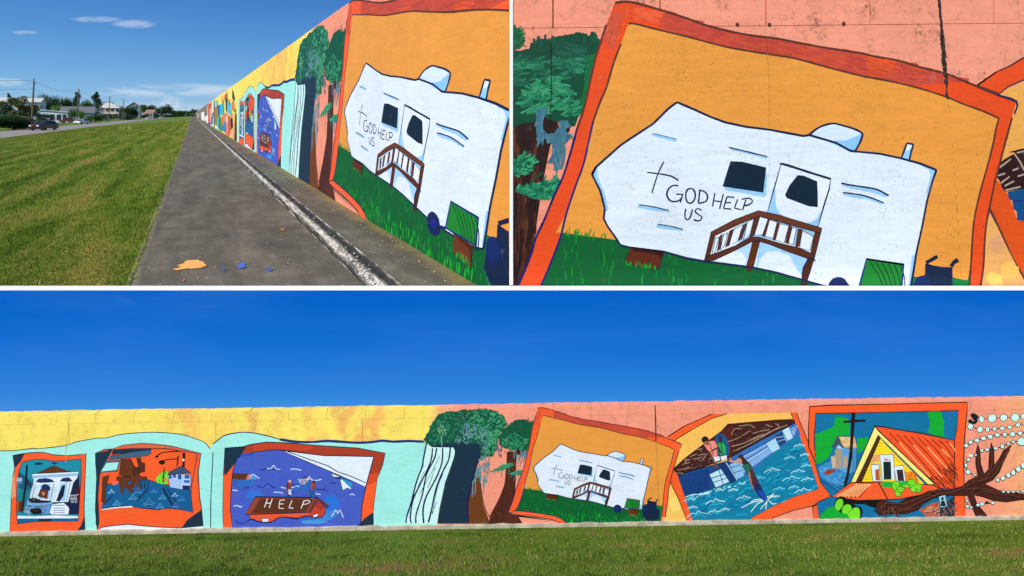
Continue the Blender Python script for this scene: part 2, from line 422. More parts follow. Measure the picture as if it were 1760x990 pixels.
def art_frame1(w):
    if not w.src('3'): return
    w.F(0,690).part('painted_flooded_porch', 'orange framed picture of a white porch house')
    w.P(ORG,[(95,400),(180,385),(250,378),(320,376),(400,395),(500,400),(580,395),(637,385),(628,600),(622,800),(632,975),(72,975),(85,700),(95,560),(110,490)],line=NV,lw=1.3)
    w.P(NV,[(95,400),(180,388),(155,440),(125,478),(105,490)]); w.P(NV,[(560,972),(600,915),(622,850),(632,972)])
    w.P((235,150,110),[(92,570),(108,520),(116,700),(84,720)])
    w.P((22,140,162),[(165,450),(250,430),(320,428),(400,440),(480,438),(600,425),(600,540),(590,700),(578,885),(400,885),(250,890),(130,905),(120,800),(125,650),(140,520)],line=LN,lw=1.1)
    w.P((18,120,128),[(150,640),(235,600),(190,780),(125,740)]); w.P((14,84,110),[(140,520),(235,590),(230,640),(200,660),(140,640)])
    w.P((16,30,66),[(500,560),(585,540),(590,700),(580,835),(500,835),(470,740),(540,590)])
    w.P((64,20,26),[(555,650),(592,640),(585,760),(560,740)]); w.P(NV,[(255,455),(290,448),(325,462),(290,470),(262,470)]); w.P(NV,[(375,450),(400,448),(430,458),(400,468)])
    w.P(BRN,[(275,532),(395,475),(520,520)],line=BLK,lw=.8)
    w.P(WHT,[(235,535),(580,518),(574,565),(545,600),(505,745),(205,745),(245,610),(248,580)],line=LN,lw=.9)
    w.P((150,190,225),[(240,548),(575,530),(570,550),(240,570)])
    w.P((20,44,90),[(262,595),(285,572),(340,566),(385,576),(405,596),(350,600),(300,602)]); w.P((20,44,90),[(440,590),(465,566),(510,560),(540,590),(500,595)])
    w.P(PBL,[(300,615),(375,610),(365,720),(290,720)]); w.P((20,44,90),[(312,620),(340,610),(370,632),(366,660),(310,655)],sm=True)
    w.P(BRN,[(300,650),(358,652),(350,720),(280,700)],line=BLK,lw=.7); w.P((200,150,120),[(305,670),(335,672),(325,700)])
    w.P(PBL,[(448,610),(500,600),(480,740),(420,730)]); w.P((14,24,56),[(460,622),(484,618),(470,700),(440,740),(415,735)])
    for x in (262,400,520,240): w.L(LN,.8,[(x,600),(x-28,740)])
    for i in range(7): w.L((110,160,205),.7,[(235-i*3,625+i*15),(290-i*2,622+i*15)]); w.L((110,160,205),.7,[(372,640+i*13),(425-i*2,638+i*13)])
    w.P(BRN,[(118,735),(175,740),(160,822),(122,815)]); w.P((170,70,40),[(120,735),(140,738),(136,815),(122,812)])
    w.L((14,22,40),2.6,[(200,470),(192,600),(178,700),(166,812)],False)
    w.P((116,170,215),[(200,745),(390,745),(365,835),(180,822)]); w.L((60,100,160),.8,[(200,770),(290,775),(380,768)])
    w.P((96,150,205),[(300,770),(385,762),(370,835),(290,832)],line=LN,lw=.7)
    w.P(WHT,[(385,760),(470,745),(510,780),(515,800),(505,838),(380,838),(365,820)],line=LN,lw=1.0)
    for y in (770,790,808,824): w.L((70,110,160),1.0,[(395,y),(480,y-3)])
    w.P(WHT,[(128,845),(250,848),(420,842),(578,848),(578,862),(400,868),(130,866)]); w.P(TEAL,[(130,866),(578,864),(578,884),(330,884),(130,900)])
    w.P(NV,[(290,868),(385,866),(380,884),(280,884)])
    w.P((24,26,44),[(215,720),(260,712),(300,728),(380,735),(350,748),(250,750),(220,742)],sm=True); w.P(BLK,[(220,800),(290,788),(310,825),(250,835)],sm=True)
    for i in range(22):
        x=w.rnd.uniform(160,330); y=w.rnd.uniform(725,845); w.L(w.rnd.choice([BLK,(190,170,160),(120,60,40)]),.7,[(x,y),(x+w.rnd.uniform(-20,20),y+w.rnd.uniform(-18,18)),(x+w.rnd.uniform(-30,30),y+w.rnd.uniform(-25,25))])
    w.P((150,190,220),[(125,565),(165,565),(165,590),(125,590)]); w.P((60,130,170),[(125,590),(165,590),(165,612),(125,612)])
    for i in range(5): w.L((210,225,235),.6,[(515+i*12,690),(530+i*10,750)])
    w.L((210,225,235),.7,[(510,695),(585,688)]); w.L((210,225,235),.7,[(520,720),(570,716)])
    w.P((16,34,50),[(195,575),(215,592),(210,625),(192,612)]); w.P((16,34,50),[(222,600),(232,606),(226,636),(218,630)])

def art_frame2(w):
    if not w.src('3'): return
    w.F(150,690).part('painted_stilt_houses', 'orange framed picture of houses standing in blue water')
    w.P(WHT,[(75,955),(110,930),(180,918),(300,906),(430,920),(550,930),(700,935),(858,918),(858,945),(400,950),(80,958)])
    w.P(ORG,[(60,385),(130,355),(190,352),(260,325),(400,310),(500,315),(620,330),(700,350),(840,385),(820,520),(830,700),(845,800),(858,920),(700,935),(550,930),(430,922),(300,908),(180,920),(110,930),(75,955),(60,800),(70,560)],line=NV,lw=1.5)
    w.P((222,100,62),[(190,350),(260,326),(400,312),(500,317),(620,333),(700,352),(780,372),(700,372),(560,352),(400,338),(300,345)])
    w.P(NV,[(60,385),(190,352),(165,400),(120,480),(95,545),(82,700),(90,900),(76,955),(62,900),(70,560),(58,450)]); w.P(NV,[(858,920),(700,932),(740,875),(845,800)])
    w.P((235,90,40),[(92,545),(150,545),(160,620),(105,700)])
    w.P((14,92,142),[(135,615),(230,600),(330,585),(450,580),(560,612),(760,650),(768,700),(782,822),(700,800),(600,790),(520,800),(400,790),(300,770),(200,780),(105,795),(130,700)],line=LN,lw=1.1)
    w.P(NV,[(190,355),(330,345),(480,345),(470,362),(350,372),(180,395)]); w.P((62,94,122),[(170,405),(330,372),(475,358),(470,385),(440,402),(330,415),(200,428),(155,435)],line=NV,lw=.8)
    w.P((66,96,122),[(135,440),(245,432),(225,520),(95,528)]); w.P(AQ,[(142,452),(234,445),(218,508),(100,520)],line=NV,lw=.9)
    w.P(BRN,[(250,428),(322,425),(345,470),(350,545),(300,555),(235,545)],line=BLK,lw=.8)
    w.P((78,40,22),[(345,480),(388,490),(385,585),(340,570)],line=BLK,lw=.7); w.P((84,42,24),[(365,418),(395,415),(400,450),(425,455),(425,520),(390,530)],line=BLK,lw=.7)
    w.P(BRN,[(218,555),(330,555),(440,556),(445,580),(330,588),(215,583)],line=BLK,lw=.7)
    for a in ([(240,560),(262,680)],[(268,580),(330,672)],[(385,540),(300,655)],[(355,570),(330,640)],[(372,540),(382,650)],[(290,560),(275,640)]): w.L(BRN,4.2,a)
    for x in (400,425,450): w.L((14,50,90),1.6,[(x,585),(x,645)])
    w.P(BRN,[(115,560),(165,543),(150,590),(138,640),(132,750),(105,745)],line=BLK,lw=.6)
    w.P((225,110,90),[(180,600),(230,592),(225,612),(190,618)],sm=True)
    w.L((14,60,104),2.4,[(210,668),(125,760)]); w.L((14,60,104),2.4,[(450,645),(360,735)]); w.L((10,40,80),2.6,[(560,640),(640,785)]); w.L((14,60,104),1.8,[(590,640),(690,800)])
    w.P(LIM,[(510,600),(515,560),(540,530),(590,515),(610,535),(600,580),(590,605),(555,612)],jag=.8); w.D([(510,600),(540,530),(600,520),(590,605)],10,[(40,140,60),(30,110,50)],3.2,1.2,-60,1)
    w.L((20,60,40),1.8,[(572,492),(565,545),(562,600)]); w.P((230,120,80),[(560,572),(580,562),(592,578),(575,592)])
    w.P((176,204,238),[(598,545),(680,535),(765,542),(765,655),(700,650),(612,635)],line=LN,lw=.8); w.P((60,78,104),[(596,540),(610,520),(700,474),(770,530),(680,534)],line=LN,lw=.8)
    for (a,b,c,d) in ((636,540,655,563),(672,540,695,575),(722,545,755,568),(606,548,625,570)): w.P((44,84,160),[(a,b),(c,b),(c,d),(a,d)],line=LN,lw=.5)
    w.P((60,100,180),[(715,580),(758,582),(755,604),(715,600)]); w.P((26,40,80),[(705,620),(762,622),(760,655),(705,652)])
    for i in range(5): w.L((130,165,215),.6,[(618,582+i*12),(700,588+i*12)])
    w.P(BLK,[(706,378),(726,378),(720,490),(704,480)]); w.P(BLK,[(668,400),(678,402),(668,480),(660,480)]); w.L(BLK,1.6,[(515,405),(545,382),(600,372),(680,368)]); w.E(BLK,515,408,14,8,-.3); w.E(BLK,552,450,24,17); w.L(BLK,1.5,[(560,440),(600,428),(665,425)])
    w.P(WHT,[(105,797),(200,782),(330,772),(338,782),(230,788),(110,802)]); w.E((250,230,210),712,432,8,10)
    for cx,cy,s_ in ((180,665,1),(380,655,1.3),(340,705,1.3),(220,750,1.2),(460,740,1.7),(540,770,1.2),(495,655,1),(555,705,1.1),(650,690,.9),(700,715,1.1),(655,765,1.2)):
        w.L(w.rnd.choice([(70,160,215),(150,205,235),(60,110,200)]),1.1,[(cx-28*s_,cy+12*s_),(cx-10*s_,cy+2*s_),(cx,cy-16*s_),(cx+8*s_,cy+2*s_),(cx+28*s_,cy+8*s_)])
        w.L((110,190,225),.7,[(cx-22*s_,cy+18*s_),(cx-4*s_,cy+10*s_),(cx+20*s_,cy+18*s_)])
    w.L(LN,.9,[(700,365),(790,382),(812,400),(790,520),(768,650),(770,720)]); w.L(BLK,1.1,[(470,350),(600,350),(700,370)])

def art_frame3(w):
    if not w.src('3'): return
    w.F(360,690).part('painted_help_roof', 'orange framed picture of people on a roof in blue water')
    w.P(BRK,[(115,345),(250,335),(300,318),(420,300),(560,305),(760,322),(1100,345),(1200,365),(1300,382),(1280,470),(1240,570),(1220,720),(1210,820),(1215,925),(100,950),(100,800),(105,540)],line=NV,lw=1.4)
    w.P((196,66,34),[(330,325),(470,308),(560,312),(760,330),(700,360),(480,350),(340,370)],sm=True)
    w.P(ORG,[(104,545),(190,460),(178,500),(165,650),(158,800),(172,948),(101,948),(101,800)]); w.P(ORG,[(1160,600),(1238,580),(1220,720),(1210,825),(1120,890),(1132,760)]); w.P((214,74,36),[(1180,540),(1255,520),(1238,590),(1160,625)])
    w.P(NV,[(115,345),(272,334),(232,400),(185,460),(140,520),(122,545),(112,540)])
    w.P(BLU,[(235,400),(330,375),(480,357),(600,365),(720,385),(850,400),(1000,402),(1220,408),(1180,540),(1160,620),(1130,760),(1120,890),(1100,925),(170,948),(155,800),(160,650),(175,500),(205,420)],line=LN,lw=1.3)
    w.P(NV,[(1095,922),(1150,862),(1207,822),(1215,922)])
    w.E((50,112,205),330,690,60,38,0,wob=.15); w.E((42,112,208),900,760,60,70,0,wob=.2); w.E((60,130,210),860,850,80,40,-.3,wob=.2); w.E((70,150,215),770,890,100,14,0,wob=.2); w.E((66,150,215),280,560,70,22,0,wob=.25)
    w.P((46,78,178),[(240,385),(330,378),(320,400),(225,405)])
    w.part('painted_help_roof').P(WHT,[(545,362),(720,385),(850,400),(1000,403),(1215,409),(1155,632),(1050,585),(900,520),(760,460),(640,410)],line=LN,lw=1.2)
    w.L(LN,1.3,[(570,366),(660,400),(760,435),(880,478),(950,520),(1040,550),(1157,602)])
    w.P(WHT,[(905,530),(960,552),(985,655),(1020,640),(1050,650),(1058,605),(1000,575),(960,560),(915,558)],line=LN,lw=1.0); w.P((40,150,205),[(962,560),(1058,602),(1050,645)])
    w.P(BRN,[(170,532),(290,535),(302,575),(260,578),(172,570)],line=BLK,lw=.6); w.P((222,120,84),[(288,535),(305,560),(298,578),(270,574)])
    for y in (588,600,615,625): w.L((60,60,80),.9,[(180,y),(215,y+3)]); w.L((30,110,190),1.6,[(190,y-8),(250,y-2),(330,y-10)])
    for pts in ([(372,500),(395,508),(420,492),(440,492),(470,500),(500,505),(520,500)],[(355,625),(380,634),(405,628),(435,605),(460,628),(492,636)],[(258,636),(272,640),(292,632)],[(898,606),(912,600),(938,608)],[(780,640),(810,652),(845,650),(868,662)],[(610,668),(640,672),(672,652)],
                [(195,880),(225,905),(265,895),(310,868)],[(600,610),(640,615),(680,600)]): w.L((26,34,130),1.5,pts)
    for pts in ([(425,492),(455,495),(475,472),(495,500),(525,500)],[(602,505),(620,497),(680,508)],[(302,560),(322,538),(345,552),(368,568)],[(170,655),(190,656),(208,662)],[(180,775),(205,768),(225,778),(243,776)],[(1040,690),(1056,684),(1075,694)],
                [(905,850),(935,800),(950,830),(965,800),(990,858)],[(475,670),(520,672),(545,678)],[(530,632),(560,640),(620,635),(655,622),(665,635)],[(735,550),(760,580),(800,582),(830,575)],[(785,680),(822,688)]): w.L((214,226,244),1.3,pts)
    w.part('painted_roof_house', of='painted_help_roof')
    w.P((232,88,48),[(300,835),(735,820),(800,712),(855,790),(855,825),(838,852),(790,862),(735,845),(650,862),(560,855),(510,858),(470,885),(435,895),(360,885),(300,870)],line=LN,lw=1.3)
    w.P((200,62,40),[(738,820),(795,725),(845,785),(850,825),(830,850),(790,858),(740,842)])
    w.P((148,66,48),[(340,705),(795,710),(735,820),(540,824),(262,835)],line=LN,lw=1.5); w.P((92,46,24),[(372,718),(770,720),(715,812),(640,818),(400,822),(310,826),(335,790)])
    w.P((120,50,40),[(795,708),(885,775),(870,788),(850,772),(800,735),(745,822),(733,820)],line=LN,lw=1.0)
    for i in range(4): w.L((100,30,40),1.0,[(775+i*8,752+i*14),(842,752+i*12)])
    w.L(LN,1.6,[(300,870),(330,872),(360,888),(440,895),(480,880),(515,858),(560,856),(640,868),(690,850),(735,846),(790,860),(840,850)])
    w.P(WHT,[(388,866),(438,864),(434,890),(392,890)],line=LN,lw=.7); w.P(WHT,[(768,838),(805,826),(800,850),(772,858)],line=LN,lw=.8)
    w.part('lettering', 'word HELP in white capitals', of='painted_help_roof')
    K=(236,236,230)
    for pts in ([(430,718),(408,782)],[(466,718),(442,785)],[(418,752),(454,750)],[(557,727),(522,730),(513,788),(550,791)],[(518,758),(548,756)],[(612,730),(588,786),(622,789)],[(700,733),(678,792)],[(697,735),(735,730),(746,740),(728,755),(690,762)]): w.L(K,1.25,pts,False)
    w.part('painted_people', 'figures waving a flag on the roof', of='painted_help_roof')
    w.P((150,62,44),[(575,598),(592,585),(608,600),(600,640),(598,680),(572,684),(570,640)],sm=True); w.E((230,190,170),595,590,9,10); w.P((70,40,60),[(575,600),(566,640),(574,650),(584,610)])
    w.P((190,205,230),[(585,650),(604,650),(606,690),(586,690)],sm=True); w.E((60,36,34),597,640,8,9); w.P((30,60,120),[(576,684),(600,690),(596,722),(572,718)])
    w.P((140,60,60),[(755,600),(780,598),(786,640),(775,655),(755,650)],sm=True); w.E((60,30,30),772,592,10,10); w.P((22,90,160),[(750,652),(780,652),(774,722),(755,722)])
    w.P((170,90,70),[(762,600),(748,630),(756,645),(766,615)]); w.L((30,50,60),1.0,[(725,545),(752,715)])
    w.P((224,210,214),[(655,575),(690,570),(725,545),(742,575),(705,612),(675,612)],jag=.3); w.P((40,80,150),[(680,562),(722,543),(738,560),(700,578)])
    for i in range(4): w.L((190,70,60),.8,[(668+i*2,578+i*9),(700+i*2,574+i*9),(732-i*6,560+i*12)])
    for i in range(9): w.L((28,120,190),.8,[(640-i*2,560+i*14),(700,585+i*8),(745,575+i*8)])

def art_trees(w):
    if not w.src('3'): return
    w.F(640,690).part('painted_tree', 'broad painted tree hung with grey moss')
    tr=[(790,500),(805,640),(820,760),(872,905),(708,905),(705,760),(730,640),(750,560)]
    w.P((108,58,22),tr)
    w.L(LN,1.6,[(770,500),(730,640),(708,760),(712,895)])
    w.L((40,60,40),.9,[(795,520),(805,640),(825,760),(865,855)])
    fol=[(375,290),(410,230),(430,180),(470,110),(520,85),(560,70),(620,80),(680,60),(740,66),(800,52),(900,65),(970,110),(1000,170),(950,220),(930,300),(900,400),(850,410),(800,420),(790,310),(640,302),(560,312),(440,330),(400,300)]
    w.P(FD,fol,jag=1.5)
    w.D([(380,290),(430,180),(520,85),(700,70),(640,290),(440,320)],130,[FM,(24,104,72),(44,134,92)],4.2,2.6,-30,1.2,False)
    w.D([(690,90),(800,55),(960,100),(990,170),(900,320),(720,260)],240,[FL,(60,150,104),FM,(44,130,90)],4.2,2.6,-20,1.4,False)
    w.D([(640,230),(700,130),(800,180),(890,220),(860,330),(830,390),(780,300),(600,295)],130,[MOS,(108,146,160),(70,120,120)],5,2.2,80,.6)
    w.D([(850,240),(940,180),(920,300),(890,390),(830,380)],90,[(60,160,90),FL,(48,140,80)],5,2,80,.5)
    w.D([(600,100),(700,80),(740,160),(640,170)],30,[(60,40,40),FD],3,1.4,0,2); w.D(fol,60,[(20,60,50),(16,70,52)],3.4,1.4,0,2)
    w.D([(470,185),(540,180),(545,250),(490,260)],24,[(130,180,140),(110,164,130)],4,1.6,-60,.8); w.L((120,170,150),1.4,[(510,250),(515,330)])
    w.D([(785,400),(860,390),(890,450),(850,560),(830,640),(800,560),(760,620),(740,600),(770,500)],90,[(100,142,140),MOS,(84,130,120)],7,2,88,.25)
    for x,y0,y1 in ((740,600,705),(760,560,690),(820,560,680),(826,540,650),(800,500,600),(850,440,560),(790,450,560)): w.L((100,142,150),1.3,[(x,y0),(x+3,(y0+y1)/2),(x-2,y1)])
    w.part('painted_cypress', 'dark painted tree with red brown trunk')
    trunk=[(995,370),(1078,370),(1062,450),(1062,560),(1055,660),(1015,820),(1085,840),(1110,875),(1125,900),(868,905),(866,850),(930,730),(975,620),(990,500)]
    w.P((78,34,24),trunk)
    w.D(trunk,90,[(54,20,18),(104,52,36),(60,26,20)],12,1.2,97,.16)
    f2=[(925,260),(960,215),(1000,180),(1050,145),(1110,128),(1190,150),(1200,200),(1175,300),(1160,350),(1120,372),(1050,360),(1000,350),(955,340)]
    w.P((8,84,54),f2,jag=1.6); w.D(f2,110,[(12,74,50),(18,96,64)],4.5,2.2,-30,1.2,False)
    w.D([(940,280),(1040,230),(1140,280),(1150,350),(1000,360)],80,[(62,154,108),(40,130,90),(52,142,98)],5,2,20,.9,False); w.D([(990,170),(1180,140),(1180,170),(1000,200)],26,[(8,84,54)],4,2,-90,.4)
    w.D([(1050,360),(1140,360),(1130,440),(1090,450),(1050,400)],34,[MOS,(80,124,140)],7,1.8,90,.3); w.P(DBR,[(1062,362),(1085,350),(1095,385),(1075,392)],sm=True)
    for (a,b,c,d) in ((870,520,1040,465),(1005,535,1150,520)):
        ln=[(a,b),((a+c)/2,(b+d)/2-22),(c,d-14),(c+4,d+10),((a+c)/2,(b+d)/2+18)]
        w.P((40,136,92),ln,jag=.9); w.D(ln,26,[(70,170,120),(24,110,76)],4,1.8,-20,1.3)
        for i in range(5): xx=a+(c-a)*(.2+.16*i); w.L(MOS,.8,[(xx,(b+d)/2),(xx-4,(b+d)/2+w.rnd.uniform(30,70))])
    for (x,y) in ((905,290),(930,330),(945,300)): w.D([(x,y),(x+30,y),(x+30,y+70),(x,y+70)],10,[(84,128,146),(60,60,70)],7,1.3,100,.8)

def art_trailer(w):
    if not w.src('2'): return
    # panel ground and frame
    w.F(880,0,3.96).part('painted_trailer_panel', 'orange framed picture of a white camping trailer')
    a=lambda p:[(880+x/3.96,y/3.96) for x,y in p]; b=lambda p:[(1180+x/3.96,y/3.96) for x,y in p]; c=lambda p:[(1460+x/3.96,y/3.96) for x,y in p]
    d=lambda p:[(880+x/3.96,245+y/3.96) for x,y in p]; f=lambda p:[(1460+x/3.96,245+y/3.96) for x,y in p]
    topo = a([(700,20),(800,12),(1000,65),(1188,125)]) + b([(130,172),(380,232),(610,262),(900,318),(1188,362)]) + c([(150,380),(340,415),(480,458),(640,497),(760,545),(870,590),(1000,645),(1132,690)])
    righto = c([(1100,800),(1050,985)]) + f([(1020,130),(985,260),(950,430),(920,600),(905,850),(885,985),(870,1160)])
    topi = a([(790,165),(830,162),(1000,205),(1188,250)]) + b([(230,312),(400,345),(560,370),(740,400),(960,460),(1188,518)]) + c([(150,530),(390,580),(640,655),(760,705),(900,755),(1010,805)])
    righti = c([(990,880),(970,985)]) + f([(930,170),(880,350),(840,540),(825,760),(812,985),(795,1160)])
    lefto = a([(640,170),(600,290),(560,420),(520,600),(490,730),(440,880),(410,990)]) + d([(350,220),(290,350),(220,520),(160,650),(135,740),(90,860),(35,985),(-20,1110)])
    lefti = a([(740,300),(690,430),(640,600),(600,690),(550,830),(515,990)]) + d([(485,150),(430,300),(370,480),(330,640),(270,800),(190,985),(120,1080)])
    w.F(0,0,1)
    w.P(ORG, lefto[::-1] + topo + righto + [righto[-1], lefto[-1]] )
    band = topo[2:14] + topi[2:12][::-1]
    w.P((200,72,52), band)
    w.D(band, 240, [(192,68,50),(204,76,54),(208,80,50),(188,66,52),(198,74,58)], 24, 5, 12, .12, False)
    tail = c([(100,382),(240,405),(260,430),(200,530),(100,520)]); w.D(tail, 30, [(214,78,44),(232,86,38)], 22, 5, 14, .1, False)
    w.D(a([(640,200),(690,60),(760,40),(800,50),(740,140),(700,300),(640,300)]), 46, [(214,84,58),(226,88,52),(206,80,56)], 18, 5, 110, .2, False)
    w.D(a([(820,60),(950,85),(930,150),(790,130)]), 26, [(240,94,54),(234,88,48)], 18, 5, 8, .2, False)
    # grass then ochre
    w.P(GRD, [(820,640)] + lefti[::-1] + topi + righti + [(1650,640)])
    grass_edge = [(955,400)] + d([(345,612),(480,630),(600,645),(700,660)]) + [(1200,432),(1400,462),(1570,475),(1662,481)]
    w.P((232,152,62), [p for p in lefti[::-1] if p[1] < 400] + topi + [p for p in righti if p[1] < 470] + grass_edge[::-1])
    w.F(0,0,1)
    w.L(OUT,2.6,topo); w.L(OUT,2.6,topi); w.L(OUT,2.6,righto); w.L(OUT,2.6,righti); w.L(OUT,2.6,lefto[:6]); w.L((16,20,100),2.6,lefto[5:]); w.L(OUT,2.8,lefti[:5]); w.L((20,30,110),2.6,lefti[4:])
    w.L(OUT,2.4,[topi[-1],righti[0]]); w.L((18,24,100),2.2,[topo[-2],topo[-1],(1742,195)])
    # grass strokes
    w.D([(978,404),(1060,412),(1210,450),(1420,490),(1650,560),(1640,600),(925,560),(952,490)],260,[(0,122,48),(0,136,40),(0,106,46),(14,144,44)],16,2.2,-88,.12)
    w.D([(968,398),(1060,408),(1060,414),(966,406)],26,[(40,150,40),(20,120,40)],10,2.2,-75,.5)
    w.D([(940,530),(1200,530),(1640,560),(1640,620),(915,620)],230,[(20,170,40),(0,146,46),(30,176,44)],18,3.0,-88,.15)
    # bottom frame edge (seen in the whole-wall survey)
    if w.src('3'):
        w.F(870,690)
        w.P(SAL,[(-10,838),(110,842),(200,855),(300,868),(400,888),(440,930),(100,930),(105,880),(85,838)])
        w.P((250,96,50),[(22,825),(70,805),(150,812),(270,828),(360,845),(400,862),(450,900),(400,900),(340,870),(210,848),(100,838)],line=LN,lw=.9)
        w.P((84,38,26),[(-12,832),(85,838),(125,905),(-12,905)])
        w.src('2')
    # trailer body
    w.F(0,0,1)
    w.part('painted_trailer', 'white camping trailer with blue outline', of='painted_trailer_panel')
    body = d([(543,215),(570,165)]) + a([(740,985),(830,925),(960,840),(1010,790),(1060,740),(1120,695)]) + a([(1180,720)]) + b([(60,750),(160,795),(260,832),(400,862),(560,882),(700,908),(790,925),(830,918)]) + [(1435,245)] + f([(0,55),(40,60),(200,75),(340,105),(470,140),(585,185),(555,270),(520,400),(490,560),(450,740),(425,900)]) + [(1562,499),(1545,503)] + \
           [(1500,502),(1440,497),(1395,485)] + [(1180+x/3.96,245+y/3.96) for x,y in [(600,880),(450,848),(250,822),(115,805),(0,785)]] + d([(1030,740),(800,712),(735,695),(700,640),(650,570),(622,515),(630,450),(600,330),(560,250)])
    w.P((222,232,240), body)
    def blue(pts, fr, col=PBL): w.F(*fr, 3.96).P(col, pts)
    blue([(548,215),(585,165),(578,240),(630,340),(655,460),(632,470),(605,330)],(880,245))
    blue([(480,150),(585,185),(560,260),(525,350),(515,340),(548,220),(530,180),(480,160)],(1460,245))
    blue([(440,760),(450,740),(425,900),(415,985),(392,985),(420,770)],(1460,245))
    w.F(880,0,3.96).P(PBL,[(955,908),(1120,945),(1115,968),(955,925)]); w.L(LN,.9,[(958,908),(1118,946)])
    F2=(1180,245)
    blue([(290,35),(548,95),(545,112),(300,50)],F2); w.L(LN,1.8,[(285,33),(380,55),(545,95)])
    blue([(1055,275),(1200,300),(1200,325),(1060,295)],F2); blue([(1065,340),(1200,360),(1200,385),(1060,358)],F2)
    w.F(1460,245,3.96)
    w.P(PBL,[(-30,285),(80,300),(180,320),(262,360),(240,372),(150,340),(0,312)]); w.P(PBL,[(-30,345),(60,350),(150,378),(230,410),(215,420),(100,382),(0,372)])
    w.L(LN,2.2,[(-60,275),(0,288),(80,300),(180,318),(262,360)]); w.L(LN,2.0,[(-50,340),(0,345),(80,357),(150,378),(228,410)])
    w.F(880,245,3.96)
    for x0,y0,x1,y1 in ((862,422,1065,462),(990,555,1160,590)):
        w.P(PBL,[(x0,y0),(x0+60,y0+4),(x1,y1),(x1+8,y1+14),(x1-110,y1),(x0-12,y0+20)]); w.L(LN,1.5,[(x0,y0),((x0+x1)/2,(y0+y1)/2-5),(x1,y1)])
    w.P(PBL,[(555,215),(560,250),(600,330),(630,450),(650,440),(625,340),(590,250),(570,200)])
    # lettering
    w.part('lettering', 'cross and words GOD HELP US in navy handwriting', of='painted_trailer_panel', uid='lettering_god')
    w.L(LN,1.9,[(1030,132),(990,215),(950,342)]); w.L(LN,2.1,[(918,203),(1000,212),(1080,228),(1132,258)])
    w.L(LN,2.2,[(1130,295),(1100,290),(1065,312),(1052,355),(1075,395),(1115,400),(1145,385),(1160,355)]); w.L(LN,2.0,[(1115,350),(1165,352)]); w.L(LN,2.0,[(1160,352),(1142,408)])
    w.F(1180,245,3.96)
    w.L(LN,2.2,[(35,312),(5,318),(-8,355),(0,400),(28,412),(52,385),(56,345),(38,312)])
    w.L(LN,2.2,[(88,322),(78,412)]); w.L(LN,2.2,[(82,322),(122,335),(140,365),(128,400),(78,413)])
    w.L(LN,2.0,[(190,342),(174,435)]); w.L(LN,2.0,[(247,350),(222,450)]); w.L(LN,2.0,[(180,395),(235,402)])
    w.L(LN,2.0,[(322,372),(272,368),(248,448),(300,452)],False); w.L(LN,2.0,[(262,408),(300,408)])
    w.L(LN,2.0,[(345,385),(322,445),(368,455)],False)
    w.L(LN,2.0,[(400,388),(378,460)]); w.L(LN,2.0,[(372,385),(425,378),(445,400),(420,422),(392,428)])
    w.L(LN,2.0,[(-8,450),(-14,500),(0,524),(22,508),(38,452)]); w.L(LN,2.0,[(100,460),(72,448),(56,468),(78,488),(100,505),(90,528),(58,530),(48,520)])
    # window, door
    w.part('painted_window', 'dark trailer window', of='painted_trailer_panel')
    w.P(PBL,[(250,295),(260,320),(525,372),(540,355),(545,225),(530,180),(520,335)]); w.P((8,34,52),[(297,128),(380,132),(537,170),(518,338),(243,296)],line=LN,lw=.8)
    w.part('painted_door', 'white trailer door with dark pane', of='painted_trailer_panel')
    w.P((226,234,244),[(640,145),(977,248),(965,320),(930,430),(890,570),(700,520),(548,475),(590,320)],line=LN,lw=2.0)
    w.P(PBL,[(600,300),(602,420),(630,480),(700,520),(548,478)]); w.P(PBL,[(880,520),(912,455),(890,568),(780,545),(840,540)])
    w.P((8,34,52),[(752,224),(790,226),(882,265),(886,340),(887,437),(830,430),(680,375),(668,355),(700,290)],line=LN,lw=1.0)
    w.L(LN,3.0,[(632,150),(660,146),(810,195),(977,247)]); 
    # steps
    w.part('painted_steps', 'brown stair with railing', of='painted_trailer_panel')
    w.P((176,212,240),[(335,730),(440,672),(415,790),(402,850)]); w.P((160,206,240),[(495,670),(600,690),(830,780),(780,905),(740,850),(700,770),(620,735),(540,745),(500,790),(480,850),(468,850)])
    w.P(WHT,[(190,800),(280,745),(370,742),(405,790),(400,845),(250,822)],sm=False)
    w.P((150,198,236),[(395,490),(470,490),(530,500),(860,600),(870,740),(700,690),(490,640),(350,680)])
    for q in ([(195,650),(220,640),(190,745),(168,765)],[(250,628),(280,612),(255,700),(225,730)],[(318,590),(380,556),(345,670),(285,700)],[(410,540),(455,515),(430,620),(385,660)],[(495,505),(550,518),(520,625),(458,628)],[(560,525),(615,540),(588,650),(525,635)],[(630,550),(692,565),(660,680),(600,660)],[(715,575),(745,580),(722,690),(688,680)],[(785,595),(860,640),(835,735),(765,715)]):
        w.P((228,236,244),q,line=(20,34,84),lw=1.0)
    BR=(88,42,22)
    for q in ([(165,605),(200,600),(155,770),(118,800)],[(222,640),(242,620),(225,720),(205,740)],[(290,600),(320,585),(280,700),(262,710)],[(385,560),(408,545),(372,655),(345,668)],[(460,505),(495,500),(452,635),(425,640)],[(550,520),(562,522),(530,640),(510,635)],[(612,540),(632,548),(600,665),(582,660)],[(692,560),(715,572),(688,690),(668,680)],[(755,585),(782,590),(762,700),(735,720)],[(870,600),(915,590),(865,790),(838,760)]): w.P(BR,q,line=(24,20,56),lw=.7)
    w.P((104,52,30),[(168,605),(320,525),(485,462),(620,490),(780,540),(918,582),(900,612),(770,578),(600,530),(490,497),(340,560),(180,635)],line=(30,20,50),lw=1.0)
    w.P(BR,[(118,800),(150,768),(330,700),(430,640),(490,642),(620,680),(760,715),(862,760),(858,800),(700,745),(560,690),(485,668),(440,672),(330,730),(180,800)],line=(24,20,60),lw=1.0)
